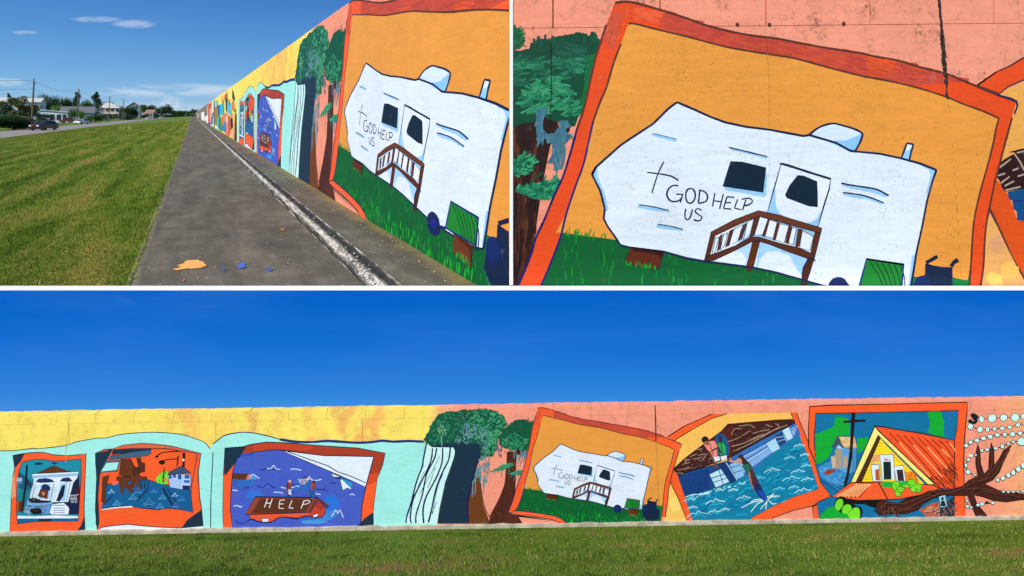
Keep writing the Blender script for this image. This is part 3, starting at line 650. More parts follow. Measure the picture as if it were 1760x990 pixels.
    w.P((92,42,14),[(445,670),(494,672),(462,800),(448,850),(418,880),(398,855),(420,780)],line=(26,20,50),lw=.8)
    w.P((76,34,12),[(820,785),(862,790),(835,880),(800,985),(775,970),(785,880)],line=(24,20,60),lw=1.0); w.L(LN,1.6,[(780,965),(790,850),(845,780),(870,806)])
    # roof box and chimney
    w.part('painted_roof_box', of='painted_trailer_panel')
    w.P((214,230,240),[(830,-52),(880,-95),(960,-128),(1040,-120),(1130,-95),(1187,-70),(1190,-40),(1160,20),(1140,62),(1000,20)])
    w.P((140,196,236),[(950,-10),(1080,-15),(1140,-40),(1185,-60),(1190,-35),(1160,20),(1140,62),(1040,30)])
    w.L(LN,2.8,[(830,-52),(900,-105),(990,-130),(1060,-115),(1130,-95),(1185,-68),(1190,-40),(1165,20),(1140,62)])
    w.F(1460,245,3.96).part('painted_chimney', of='painted_trailer_panel')
    w.P((150,204,242),[(385,5),(430,12),(415,60),(400,118),(348,104)]); w.P(WHT,[(390,5),(428,14),(412,40),(375,62)]); w.L(LN,2.4,[(348,104),(372,40),(385,3),(430,12),(415,60),(402,118)],False)
    w.F(0,0,1).part('painted_trailer')
    w.L(LN,2.7,body + [body[0], body[1]], False)
    # bottom things
    w.F(880,245,3.96).part('painted_block', 'brown block under the trailer', of='painted_trailer_panel')
    w.P((92,36,14),[(810,712),(1030,742),(1005,840),(975,865),(830,838),(765,800),(790,750)],line=LN,lw=1.0); w.P((52,14,10),[(812,714),(1030,744),(1015,790),(985,760),(820,735)])
    w.D([(775,830),(985,865),(985,872),(775,845)],24,[(0,122,40),(20,150,40)],9,1.8,-90,.3)
    w.part('painted_cabinet', 'green cabinet on a brown block', of='painted_trailer_panel').F(1460,245,3.96)
    w.P((24,128,44),[(110,790),(362,828),(347,1008),(200,1000),(58,988)],line=(12,30,120),lw=2.8)
    for i in range(6): w.L((8,64,36),1.4,[(130+i*42,805+i*6),(190+i*36,900+i*6),(250+i*22,1040)])
    w.P((104,50,20),[(140,1000),(322,1015),(308,1165),(135,1135)]); w.P((76,30,14),[(145,1002),(322,1015),(310,1150),(285,1050)]); w.D([(130,1135),(310,1160),(310,1170),(130,1150)],18,[GRL,GRN],12,2,-90,.3)
    w.L((12,30,120),3,[(-50,1000),(62,990)])
    w.part('painted_wheel', of='painted_trailer_panel').F(0,0,1); w.E((12,34,84),1440,498,19,21,0,line=(14,30,90),lw=1.5); w.E((14,40,140),1440,498,7,8,0)
    w.F(1460,245,3.96).part('painted_cart', 'navy cart with two handles', of='painted_trailer_panel')
    w.P(GRN,[(430,915),(530,920),(700,915),(760,930),(803,935),(790,1200),(420,1150)])
    w.P((12,32,62),[(512,825),(560,838),(630,850),(688,848),(690,980),(740,1010),(745,1180),(640,1240),(500,1230),(420,1120),(440,960),(470,915),(512,900)],line=(14,26,90),lw=2); w.E((12,36,90),480,985,52,78,.1,line=(14,26,110),lw=1.2)
    w.L((14,26,60),5,[(515,815),(560,790),(592,772)]); w.L((14,26,60),5,[(684,840),(705,812),(732,796)])

def art_close_tree(w):
    """left and right neighbours of the trailer picture on the close-up wall"""
    w.src('2'); w.F(880,0,3.96).part('painted_cypress', 'dark painted tree with red brown trunk')
    w.P((40,14,14),[(-10,800),(180,760),(300,800),(330,900),(260,990),(200,1300),(150,1650),(130,1800),(110,1990),(-10,1990)])
    w.D([(-10,840),(200,1000),(160,1500),(90,1960),(-10,1960)],110,[(72,32,20),(24,8,10),(88,44,28),(54,22,16)],34,4.5,95,.12)
    fol=[(-10,340),(60,345),(120,330),(125,295),(190,260),(270,265),(340,245),(400,235),(460,215),(520,240),(600,265),(580,380),(545,520),(500,700),(450,800),(430,860),(380,860),(300,830),(220,800),(160,830),(60,840),(-10,880)]
    w.P((4,70,48),fol,jag=1.2)
    w.D([(120,300),(590,265),(580,300),(120,340)],46,[(6,80,54),(4,66,46)],13,5.5,-88,.25,False)
    w.P((4,104,52),[(500,390),(590,350),(560,480),(520,640),(470,780),(440,760),(490,600)])
    w.D([(0,400),(500,380),(480,520),(0,600)],120,[(20,100,72),(10,84,58),(34,112,82)],14,4.5,-20,.5,False)
    w.D([(280,290),(450,290),(480,380),(300,380)],40,[(24,92,70),(16,80,60)],16,4,25,.3,False)
    w.D([(180,500),(330,530),(400,640),(200,640),(20,640)],95,[(44,140,94),(28,120,80),(60,150,108)],14,4.6,18,.4,False)
    w.D([(20,680),(180,640),(420,700),(440,800),(300,780),(40,790)],110,[(34,132,88),(22,110,74),(52,148,104)],15,4.6,-15,.5,False)
    w.D([(0,420),(150,430),(140,480),(0,480)],22,[(44,130,92),(24,104,72)],14,4.2,-8,.3,False); w.D([(350,400),(430,395),(520,470),(400,500)],26,[(44,130,92),(24,104,72)],14,4.2,5,.4,False)
    w.P((10,84,58),[(-10,160),(60,200),(90,280),(60,330),(-10,350)],jag=1.5); w.D([(0,180),(60,220),(80,300),(0,320)],24,[(16,80,50),(30,110,60)],12,3,-20,.8)
    m=[(165,740),(230,730),(235,770),(210,810),(212,880),(240,910),(290,905),(320,860),(320,820),(380,820),(400,860),(380,900),(410,920),(350,990),(330,1090),(300,1200),(290,1140),(270,1100),(240,1110),(275,1040),(270,980),(220,940),(180,990),(165,900)]
    w.P((64,112,132),m,jag=.8); w.D(m,46,[(84,130,148),(52,98,118)],11,2.6,92,.3)
    w.L((70,116,130),4,[(345,960),(352,1050),(330,1150)]); w.P((40,14,14),[(365,880),(390,865),(392,890),(372,902)])
    for ln in ([(0,1100),(60,1050),(130,1090),(145,1130),(120,1190),(0,1190)],[(15,1300),(60,1260),(150,1250),(280,1215),(420,1222),(430,1270),(440,1300),(330,1320),(260,1360),(160,1360)]):
        w.P((24,120,82),ln,jag=2); w.D(ln,75,[(58,160,112),(14,96,66),(40,142,98)],12,3.6,-25,1.0,False)
    w.D([(140,1210),(200,1180),(200,1210)],6,[(10,70,46)],10,3,-40,.5)
    w.part('painted_rescue_picture','orange framed picture with shingled roof and blue wall').F(1460,0,3.96)
    w.P((236,168,80),[(1020,640),(1090,600),(1300,520),(1300,1300),(960,1340)])
    w.P(ORG,[(870,580),(1000,490),(1090,450),(1165,405),(1300,330),(1300,500),(1165,552),(1080,590),(1020,638)],line=OUT,lw=2.4)
    w.F(1460,245,3.96)
    w.P((222,80,20),[(985,230),(1040,300),(1085,360),(1140,520),(1300,560),(1300,1100),(1165,890),(1060,680),(1000,550),(950,440)]); w.L(OUT,3.6,[(950,445),(1000,545),(1060,680),(1110,790),(1170,890),(1280,1080)])
    w.P((236,170,96),[(945,480),(1000,560),(1060,690),(1165,895),(1290,1120),(1290,1200),(880,1200),(905,850),(920,600)]); w.E((250,204,100),985,930,60,46,0,wob=.2); w.E((244,186,90),1090,870,60,60,0,wob=.2); w.E((226,160,110),1000,700,50,60,0,wob=.2)
    rf=[(975,205),(1020,140),(1060,110),(1130,70),(1080,66),(1170,42),(1300,20),(1300,300),(1165,318),(1060,335),(1040,310),(1020,260)]
    w.P((44,14,20),rf)
    for q in ([(1000,185),(1075,130),(1100,110)],[(1010,225),(1060,210)],[(1030,275),(1090,232)],[(1055,295),(1120,262)],[(1060,325),(1165,300)],[(1120,75),(1160,130),(1190,190)],[(1110,190),(1150,175)],[(1145,230),(1190,215)],[(1140,70),(1250,45)]): w.L((176,156,132),2.2,q)
    w.P((14,72,128),[(1075,335),(1165,318),(1300,300),(1300,560),(1140,525),(1138,470),(1115,450),(1108,395),(1085,385)]); w.L((10,34,100),1.6,[(1110,400),(1180,395)])

def art_rescue(w):
    if not w.src('3'): return
    w.F(1130,680).part('painted_rescue_picture', 'orange framed picture of two men pulling a woman from blue water')
    w.P((250,196,96),[(95,640),(150,740),(215,930),(50,930),(70,780)]); w.E((252,214,110),130,800,40,60,0,wob=.2)
    w.P(ORG,[(75,305),(200,225),(380,145),(520,95),(680,60),(960,58),(1005,60),(1040,160),(1110,330),(1150,440),(1180,540),(1215,620),(1280,745),(1200,780),(1150,815),(1000,850),(850,905),(840,925),(220,930),(150,750),(95,640),(112,560),(120,330)],line=OUT,lw=1.5)
    inn=[(135,325),(250,255),(400,170),(560,120),(700,85),(960,75),(1010,180),(1040,280),(1100,420),(1190,690),(1000,750),(850,820),(690,905),(690,925),(262,925),(205,750),(150,585),(118,545)]
    w.P((250,190,88),inn,line=OUT,lw=1.3)
    w.P((8,124,160),[(205,750),(400,690),(650,590),(850,430),(1050,290),(1100,420),(1190,690),(1000,750),(850,820),(690,905),(690,925),(262,925)])
    w.D([(215,760),(640,640),(1040,330),(1170,680),(700,880),(270,900)],100,[(16,150,180),(6,104,146),(30,164,190)],13,3.0,-22,.4)
    # dark shingled roof and blue wall
    w.P((18,70,132),[(150,585),(560,470),(600,440),(620,610),(400,690),(205,750)],line=NV,lw=.8)
    w.P((52,108,176),[(540,455),(760,334),(1020,200),(1060,285),(850,430),(650,600),(590,622)])
    for i in range(12): w.L((12,48,108),1.3,[(160+i*5,605+i*12),(380,545+i*12)])
    for i in range(13): w.L(w.rnd.choice([(110,160,215),(26,74,140),(150,190,230)]),1.7,[(560+i*4,480+i*9),(800,355+i*8),(1035-i*2,215+i*6)])
    w.P((66,28,24),[(115,545),(200,465),(340,360),(470,265),(520,210),(700,195),(880,180),(1000,175),(1018,200),(760,330),(540,455),(400,505),(155,588)],line=BLK,lw=1.2)
    w.P((92,30,26),[(470,262),(560,215),(545,440),(520,450)])
    for q in ([(545,290),(570,245),(620,245)],[(520,340),(600,310),(680,260)],[(545,375),(640,350),(760,290),(790,300)],[(560,410),(690,350),(900,230)],[(600,225),(680,215),(720,240)],[(690,330),(860,255),(960,215)],[(800,215),(850,230)],[(870,205),(905,225)],[(700,280),(760,262),(830,250)],
              [(240,450),(290,430)],[(260,470),(330,455)],[(300,440),(360,430)],[(180,510),(240,490)],[(200,480),(240,470)],[(150,550),(240,530)],[(210,460),(205,500)],[(290,400),(330,390)],[(330,480),(360,440)],[(130,570),(190,575)],[(380,470),(420,440)]):
        w.L((176,146,122),1.0,q)
    w.D([(130,545),(340,370),(470,280),(400,490),(160,580)],40,[(150,120,100),(110,80,70),(30,12,12)],5,1,-10,.8)
    w.D([(540,250),(980,190),(740,330),(560,430)],40,[(30,12,12),(120,90,76)],6,1,-15,.6)
    for q in ([(382,580),(480,535),(535,635),(430,680)],):
        w.P((190,226,240),q,line=(16,60,100),lw=1); w.L((24,84,130),1.4,[(455,550),(485,655)]); w.L((24,84,130),1.4,[(400,610),(505,575)]); w.L((24,84,130),1.2,[(415,640),(520,605)])
    w.P((170,216,236),[(800,350),(870,310),(908,390),(845,425)],line=(40,90,140),lw=1); w.P((190,222,236),[(920,255),(970,228),(1005,310),(960,335)],line=(40,90,140),lw=1)
    w.P((30,70,120),[(862,298),(920,265),(950,345),(905,375)]); w.L((170,200,235),.9,[(870,310),(935,300)]); w.L((170,200,235),.9,[(885,340),(945,320)])
    w.P((16,52,110),[(440,500),(520,480),(600,620),(540,650)]); w.L((180,215,240),1.2,[(505,490),(590,625)])
    w.P((140,190,225),[(530,510),(600,480),(640,590),(590,615)]); w.L((30,80,140),1.2,[(540,530),(615,510)]); w.L((30,80,140),1.2,[(560,570),(630,550)])
    # waves
    for cx,cy,s_ in ((240,760,1.3),(350,720,1.2),(430,770,2.2),(300,860,2.4),(420,850,1.4),(500,835,1.2),(640,745,1.6),(850,540,1.8),(990,600,2.0),(1040,550,1.6),(1100,510,1.2),(1010,670,1.2),(1080,690,1.8),(1110,610,1.4),(980,450,1.3),(1050,360,1.3),(760,600,1.2),(900,680,1.4),(560,690,1.1),(840,740,1.3),(260,820,1.2),(1090,430,1.0)):
        cc=w.rnd.choice([(190,230,240),(110,205,225),(150,220,235),(200,225,220)])
        w.L(cc,1.3,[(cx-34*s_,cy+16*s_),(cx-18*s_,cy+4*s_),(cx-8*s_,cy+6*s_),(cx,cy-4*s_),(cx+10*s_,cy+2*s_),(cx+32*s_,cy+6*s_)])
        w.L((60,180,205),1.0,[(cx-24*s_,cy+24*s_),(cx,cy+8*s_),(cx+26*s_,cy+16*s_)])
    for q in ([(800,770),(740,800),(690,860)],[(800,770),(700,790),(620,830)],[(810,775),(800,840)],[(815,765),(850,800),(880,795)],[(800,765),(720,770),(680,800)],[(815,760),(870,740),(905,745)],[(805,790),(760,840)],[(830,760),(860,720)]): w.L((215,232,226),1.3,q)
    w.L((190,232,240),1.4,[(205,750),(260,730),(330,730),(400,705)]); w.D([(220,745),(640,630),(640,660),(225,770)],30,[(120,215,225),(200,232,230)],6,1.6,-20,.5)
    # people
    w.part('painted_people', 'three figures holding hands over the water', of='painted_rescue_picture', uid='people_rescue')
    w.P((20,90,130),[(430,300),(460,275),(500,300),(528,370),(525,440),(490,450),(440,420)],sm=True); w.E((24,60,120),460,300,22,24); w.E((70,40,36),465,325,15,20)
    w.P((40,170,90),[(445,350),(485,345),(505,380),(508,430),(460,440)],line=BLK,lw=.6); w.L((14,50,30),1.2,[(470,350),(482,435)]); w.L((60,40,36),2.0,[(448,380),(470,425)])
    w.P((240,140,126),[(340,360),(375,335),(420,330),(445,370),(440,420),(448,440),(405,470),(375,410)],line=(120,40,40),lw=.8); w.L((120,40,50),1.1,[(385,350),(415,440)])
    w.E((30,28,30),352,325,27,26); w.P((150,90,70),[(345,340),(372,335),(385,350),(370,368),(350,358)],sm=True)
    w.P(WHT,[(415,455),(455,445),(465,475),(425,488)]); w.P(WHT,[(465,450),(510,440),(512,465),(475,480)])
    w.P((110,62,50),[(375,400),(395,420),(415,470),(440,515),(455,528),(435,535),(415,500),(385,440)]); w.L((120,68,54),2.2,[(395,412),(440,385)]); w.L((110,60,50),2.4,[(430,490),(420,530)])
    w.P((100,54,44),[(512,445),(540,470),(540,490),(518,480)]); w.L((206,150,124),2.6,[(530,480),(575,490),(620,500)])
    w.P((60,34,34),[(600,440),(625,438),(650,470),(690,510),(715,570),(740,620),(720,620),(690,560),(650,520),(600,480)],sm=True); w.P((206,140,116),[(590,465),(612,462),(625,485),(615,505),(596,490)],sm=True)
    w.P((30,104,84),[(628,518),(665,495),(700,540),(692,575),(660,578)],line=BLK,lw=.6); w.P((172,108,84),[(672,575),(692,570),(712,650),(722,680),(708,690),(692,660)],sm=True)
    w.P((24,40,96),[(690,575),(720,590),(760,660),(790,720),(815,765),(785,778),(750,745),(715,690),(700,640)],sm=False); w.P((74,40,52),[(680,540),(700,545),(750,640),(700,660)]); w.P((20,70,180),[(735,700),(770,700),(812,765),(785,775)])

def art_yellow_house(w):
    if not w.src('3'): return
    w.F(1380,680).part('painted_yellow_house_picture', 'orange framed picture of a yellow gabled house')
    w.P(ORG,[(48,80),(200,70),(700,60),(1000,52),(1215,48),(1212,130),(1195,300),(1188,500),(1198,900),(75,910),(70,820),(215,745),(130,640),(95,500),(42,380),(40,250)],line=BLK,lw=1.5)
    pic=[(92,130),(400,126),(800,118),(1150,108),(1135,250),(1120,330),(1120,700),(1118,910),(118,910),(105,790),(210,745),(130,640),(95,520),(82,330)]
    w.P((10,112,158),pic,line=BLK,lw=1.2)
    GG=(14,168,50)
    w.P(GG,[(90,280),(150,260),(230,220),(235,160),(290,155),(345,180),(350,290),(250,300),(220,380),(200,440),(130,500),(90,500)],jag=1.2); w.P(GG,[(400,310),(490,310),(460,400),(400,420)],jag=.8)
    w.P(GG,[(915,118),(1020,115),(1040,180),(1042,305),(1000,300),(920,270),(940,200)],jag=1.0); w.P(GG,[(130,880),(180,830),(250,810),(330,880),(330,905),(120,905)],jag=.8)
    w.P((58,140,196),[(110,530),(180,490),(240,470),(330,500),(330,560),(300,640),(230,700),(130,600)],jag=1.0); w.D([(110,530),(320,500),(300,640),(220,680)],50,[(110,180,225),(30,110,180)],6,1.5,20,.6)
    w.P((90,160,205),[(230,400),(300,380),(340,390),(395,385),(390,560),(320,580),(240,530)],line=NV,lw=.6)
    for x in (365,375,385): w.L((40,110,160),1.2,[(x,400),(x-5,600)])
    w.P((222,184,120),[(255,300),(380,300),(400,385),(300,385)],line=BLK,lw=.8); w.D([(265,305),(375,305),(390,380),(305,380)],34,[(176,110,70),(240,220,170)],4,1.2,60,.4); w.P((70,80,90),[(205,385),(250,310),(262,300),(295,380),(260,350),(225,385)])
    w.P((200,222,236),[(245,390),(262,365),(290,388)]); w.P((176,150,120),[(240,400),(285,395),(290,530),(245,540)]); w.P((206,176,150),[(205,450),(235,440),(245,530),(215,530)]); w.P((150,60,30),[(150,575),(180,545),(240,540),(235,560),(190,585)]); w.P((190,160,130),[(300,450),(330,450),(325,520),(300,540)])
    w.P((16,90,140),[(120,590),(300,700),(260,720),(140,640)]); w.L((80,160,210),.9,[(130,600),(270,700)])
    w.P((30,16,14),[(360,128),(386,128),(372,300),(362,450),(335,600),(318,665),(300,672),(325,560),(345,400)],line=BLK,lw=.4); w.P((30,16,14),[(298,186),(380,176),(464,175),(462,190),(380,195),(300,200)])
    # roof right
    w.P((248,84,36),[(530,222),(600,232),(700,250),(860,275),(1020,308),(1120,332),(1118,690),(985,680),(972,655),(555,255)],line=BLK,lw=1.6)
    for i in range(9):
        x0=640+i*52; y0=275+i*8; x1=min(1112,x0+330-i*8); y1=y0+ (x1-x0)*1.18
        w.L((120,34,18),1.3,[(x0,y0),((x0+x1)/2-12,(y0+y1)/2-30),(x1,min(y1,650))]); 
        if i%2==0: w.L((252,160,100),1.8,[(x0+70,y0+70),(x1-30,min(y1-60,600))])
    w.D([(880,560),(1110,480),(1115,690),(1000,690)],46,[(150,58,28),(110,48,26),(70,32,20)],14,1.8,52,.1)
    # yellow gable
    w.P((250,222,36),[(560,300),(620,370),(900,655),(425,640)]); 
    for i in range(13): w.L((214,150,30),.9,[(545-i*9,350+i*22),(590-i*4,351+i*22)]); w.L((224,160,30),.8,[(640+i*14,420+i*18),(720+i*12,421+i*18)])
    w.P((236,160,110),[(520,435),(560,432),(560,480),(500,500)]); w.P((240,140,30),[(700,560),(820,560),(860,640),(700,640)]); w.D([(760,570),(830,570),(840,630),(770,630)],14,[(200,80,20)],5,1.5,0,2)
    w.P((250,236,130),[(530,222),(560,262),(975,655),(920,655),(560,298),(395,638),(352,638)],line=BLK,lw=1.4); w.P((74,44,24),[(555,288),(572,310),(430,640),(388,640)],line=BLK,lw=.8)
    w.P(WHT,[(565,435),(668,432),(678,620),(585,622)],line=BLK,lw=.8); w.P((12,40,40),[(594,488),(646,488),(650,615),(598,618)],line=BLK,lw=.8); w.D([(590,465),(645,465),(645,478),(590,478)],8,[(180,90,60)],3,1.6,0,.2)
    w.P(WHT,[(500,510),(560,505),(575,632),(515,632)],line=BLK,lw=.7); w.P((180,92,50),[(532,545),(560,540),(568,625),(535,625)]); w.P(WHT,[(668,520),(740,515),(760,632),(690,632)],line=BLK,lw=.7); w.P((56,40,50),[(692,548),(735,545),(745,628),(702,628)],line=BLK,lw=.6)
    # porch roof
    w.P((248,94,44),[(350,640),(560,636),(960,658),(1000,690),(880,730),(700,765),(400,772),(215,745)],line=BLK,lw=1.4)
    for i in range(6): w.L((150,44,22),1.4,[(420+i*18,640),(260+i*30,755)]); w.L((252,170,110),2.0,[(405+i*19,650),(250+i*28,745)])
    w.L(BLK,1.6,[(555,640),(590,700),(625,768)]); w.P(BLK,[(270,765),(560,772),(530,830),(450,800),(330,800)])
    w.P(BLK,[(228,800),(240,765),(275,740),(315,752),(335,800),(372,800),(392,812),(430,822),(440,860),(428,905),(230,905)],sm=False)
    for pts in ([(232,822),(240,785),(262,762),(286,762),(296,790),(286,822),(262,850),(240,850)],[(285,850),(296,815),(322,800),(348,806),(358,834),(340,870),(300,880)],[(322,885),(348,846),(384,822),(412,830),(420,862),(410,905),(322,905)]): w.P(LIM,pts,sm=True,line=(30,90,30),lw=.5)
    w.P(GG,[(120,905),(150,868),(190,835),(240,832),(275,862),(325,872),(345,905)],jag=.5)
    w.E((40,170,60),620,655,42,24,0,wob=.15); w.E((40,180,60),750,650,50,24,0,wob=.15)
    for cx,cy,rx,ry in ((685,665,30,36),(700,715,24,28),(720,690,26,22),(800,650,34,34),(845,680,30,36),(815,690,24,20),(760,665,30,14)): w.E(LIM,cx,cy,rx,ry,0,line=(20,70,30),lw=.8)
    w.D([(660,630),(870,630),(860,715),(690,735)],16,[(180,240,90),(60,170,40)],5,1.4,30,1)
    # heap below
    w.P((190,92,60),[(860,840),(960,790),(1118,760),(1118,890),(900,890)],jag=.8); w.D([(870,840),(1110,770),(1110,880),(900,880)],80,[(226,150,110),(90,50,50),(214,90,50),(60,90,110),(190,170,160)],9,1.6,-30,.7)
    w.P((30,44,60),[(1010,815),(1118,740),(1118,890),(1010,890)]); w.D([(1020,820),(1110,760),(1110,880),(1020,880)],26,[(90,100,110),(150,90,70)],8,1.5,60,.8)
    w.part('painted_branch', 'dark brown fallen branch', of=None)
    br=[(540,790),(580,765),(640,785),(700,790),(760,760),(860,735),(930,700),(1000,700),(1100,690),(1180,665),(1220,625),(1290,590),(1275,500),(1275,420),(1290,352),(1305,400),(1310,500),(1335,575),(1370,540),(1375,430),(1390,342),(1408,400),(1410,510),(1450,460),(1480,400),(1545,355),(1500,430),(1450,560),(1400,620),(1340,650),(1450,700),(1560,715),(1640,725),(1700,730),(1700,790),(1620,765),(1500,782),(1400,770),(1330,745),(1260,730),(1285,800),(1320,840),(1360,885),(1275,885),(1240,800),(1215,735),(1120,735),(1040,740),(960,755),(880,800),(850,840),(760,870),(640,870),(560,880),(530,850)]
    w.P((70,30,22),br,line=BLK,lw=1.1)
    for pts in ([(600,790),(760,790),(900,735),(1100,710),(1230,650),(1350,600),(1450,480)],[(620,830),(760,830),(880,770),(1000,725)],[(1220,690),(1330,700),(1450,725),(1600,745)],[(1240,720),(1270,790),(1320,860)],[(1290,380),(1295,500),(1325,590)],[(1392,380),(1395,500),(1370,580)],[(1520,385),(1460,500),(1400,590),(1300,630)],[(580,850),(700,850),(820,830)],[(1180,690),(1300,680),(1400,700),(1560,735)]):
        w.L((112,60,38),1.0,pts); w.L((40,16,14),1.1,[(x+6,y+9) for x,y in pts])
    w.D([(560,790),(680,800),(700,860),(560,870)],34,[(40,18,14),(120,64,44)],9,1.8,70,.4); w.E((34,16,12),955,718,28,14,.1,line=(110,60,40),lw=1); w.E((52,24,18),1280,700,40,18,-.3,line=(110,60,40),lw=.8); w.D([(500,850),(560,800),(560,870)],24,[(70,40,30),(40,50,60)],8,1,-20,.5)
    w.part('painted_portrait', 'small light blue portrait card', of='painted_branch'); w.P((150,205,222),[(998,742),(1050,728),(1065,815),(1012,825)],line=BLK,lw=1); w.E((30,34,40),1028,758,10,12); w.P((30,34,40),[(1012,815),(1018,775),(1040,772),(1056,812)])
    # beads
    w.part('painted_beads', 'strings of pale aqua beads', of=None, uid='beads').F(1600,680,9.0)
    BD=(206,246,238); OB=(24,66,74)
    w.E((12,24,34),675,325,62,48,.5,wob=.15); w.L((12,24,34),4.5,[(700,360),(680,410),(620,410),(590,370)]); 
    def chain(ps, col=(26,40,46)):
        w.L(col,1.1,[(x,y) for x,y,rx,ry in ps])
        for x,y,rx,ry in ps: w.E(BD,x,y,rx,ry,w.rnd.uniform(-.3,.3),line=OB,lw=.95,n=8,wob=.12)
    chain([(785,365,44,56),(948,350,72,62),(1128,342,56,58),(1303,338,62,64),(1440,320,50,50)])
    chain([(612,472,48,50),(755,522,46,52),(872,522,36,40),(982,512,36,34),(1100,502,38,34),(1215,485,40,32),(1345,450,38,30),(1450,430,38,30)])
    chain([(535,765,32,36),(605,715,38,34),(700,685,38,32),(800,652,40,36),(905,628,40,36),(1015,600,46,34),(1135,595,36,38),(1250,590,46,40),(1370,572,38,38),(1460,560,36,36)])
    chain([(775,842,30,28),(860,828,34,30),(995,808,32,28),(1095,775,36,36),(1185,735,28,26),(1260,705,28,26),(1385,700,68,64)])
    w.F(1380,680)
    chain([(1275,435,9,9),(1245,440,14,14),(1220,470,13,15),(1202,512,14,17),(1218,560,18,20),(1265,582,13,10)])
    w.P((250,244,220),[(1225,418),(1236,432),(1252,428),(1240,442),(1248,456),(1234,448),(1222,456),(1226,442),(1214,434),(1228,432)])
    chain([(1435,620,15,15),(1474,605,17,19),(1515,585,18,20),(1552,565,18,22),(1588,540,20,22),(1625,515,20,22)])
    chain([(1478,705,13,9),(1515,708,13,9),(1550,708,13,9),(1585,705,13,9),(1620,702,13,9)])
    chain([(1210,775,10,12),(1215,815,14,13),(1240,822,12,10),(1290,805,14,13),(1320,797,16,14),(1400,790,16,11)]); w.E((20,36,44),1358,786,14,10)

def art_far_strip(w):
    """the older pictures far down the long wall"""
    w.src('1'); w.F(330,150,11.0)
    Y2=(248,228,110)
    def strips(uid,label,items):
        w.part('painted_panel',label,uid=uid)
        for it in items: w.P(*it)
    strips('far_a','navy and orange painted figure beside the album',[
        (NV,[(815,500),(845,490),(850,1010),(800,1010),(808,700)]),(Y2,[(760,10),(900,-70),(900,240),(860,380),(815,500),(760,420)]),
        ((236,120,70),[(750,240),(800,280),(815,400),(790,470),(745,420)]),((34,50,60),[(762,30),(790,100),(815,230),(800,280),(760,200)]),((60,160,50),[(800,420),(835,400),(840,460),(815,500),(800,470)]),
        ((238,180,110),[(700,520),(760,480),(808,520),(800,1010),(740,950),(690,880)]),((40,26,30),[(735,560),(770,600),(775,760),(745,800),(725,680)]),((200,90,60),[(680,560),(720,520),(740,800),(700,930),(660,900)]),((230,160,120),[(780,700),(800,700),(795,980),(770,950)]),((26,30,36),[(745,440),(752,430),(758,560),(748,560)])])
    strips('far_b','teal and blue painted figures',[
        (Y2,[(672,60),(760,10),(752,300),(740,520),(680,480)]),((70,190,210),[(680,300),(745,290),(735,520),(680,500)]),((46,130,150),[(690,220),(720,240),(715,330),(690,340)]),
        ((200,90,70),[(612,160),(672,80),(680,300),(640,300),(618,240)]),((52,50,90),[(635,220),(672,200),(672,480),(640,440)]),((226,140,110),[(605,480),(680,480),(690,900),(640,880),(605,640)]),((244,200,190),[(640,560),(680,560),(672,680),(645,660)]),
        ((56,130,190),[(560,640),(640,640),(650,870),(580,830),(550,760)]),((60,170,60),[(585,220),(610,200),(610,560),(585,540)]),((240,120,60),[(548,560),(605,540),(605,700),(560,720)]),((226,110,100),[(635,830),(690,850),(690,910),(635,900)])])
    strips('far_c','green and orange painted bands',[
        (Y2,[(490,215),(560,165),(640,90),(610,170),(585,260),(540,340),(500,330)]),((236,120,60),[(562,170),(580,160),(578,290),(558,300)]),((50,180,210),[(530,330),(585,290),(585,500),(550,560),(530,480)]),((60,150,60),[(520,560),(560,580),(570,840),(530,830),(510,720)]),
        ((46,110,150),[(485,340),(530,330),(530,560),(520,800),(488,790)]),((80,170,190),[(488,560),(505,560),(505,800),(488,790)]),((160,130,50),[(430,360),(485,380),(485,560),(470,620),(430,600)]),((120,150,70),[(430,600),(485,560),(480,740),(430,700)]),((30,100,90),[(460,260),(485,250),(485,400),(465,400)]),((150,220,210),[(430,250),(462,230),(470,360),(430,360)]),
        ((190,240,220),[(430,730),(484,740),(486,805),(435,780)])])
    strips('far_d','red, white and grey painted bands',[
        ((220,214,196),[(372,290),(415,255),(420,760),(370,730)]),((110,60,50),[(412,255),(430,245),(430,760),(412,760)]),((210,80,60),[(305,320),(372,290),(365,380),(330,440),(340,680),(305,690)]),((70,120,170),[(360,560),(400,560),(395,700),(360,700)]),((90,110,130),[(380,480),(412,480),(405,580),(380,580)]),
        ((236,150,110),[(335,440),(355,430),(355,660),(338,660)]),((80,80,160),[(300,672),(355,660),(355,715),(305,700)]),((240,236,226),[(240,560),(305,520),(305,670),(270,660),(240,600)]),((242,240,232),[(175,475),(230,470),(235,640),(178,610)]),((232,230,220),[(110,500),(122,495),(122,580),(110,570)])])
# ------------------------------------------------------------------ geometry of the place
DIR = -549.0 / FPX                      # the long wall and path run this far sideways per metre of distance
def wx(D): return 2.678 + DIR * D       # foot of the long wall
W1END = 4.4215
def gp(px, row, drop=EYE):              # point on level ground 'drop' below the eye
    D = FPX * drop / (row - HZ); return Vector(((px - CX) / FPX * D, D, EYE - drop))
def at(px, D): return (px - CX) / FPX * D
def zz(row, D): return EYE - (row - HZ) * D / FPX
RD = 1.3                                # the road lies this far below the path

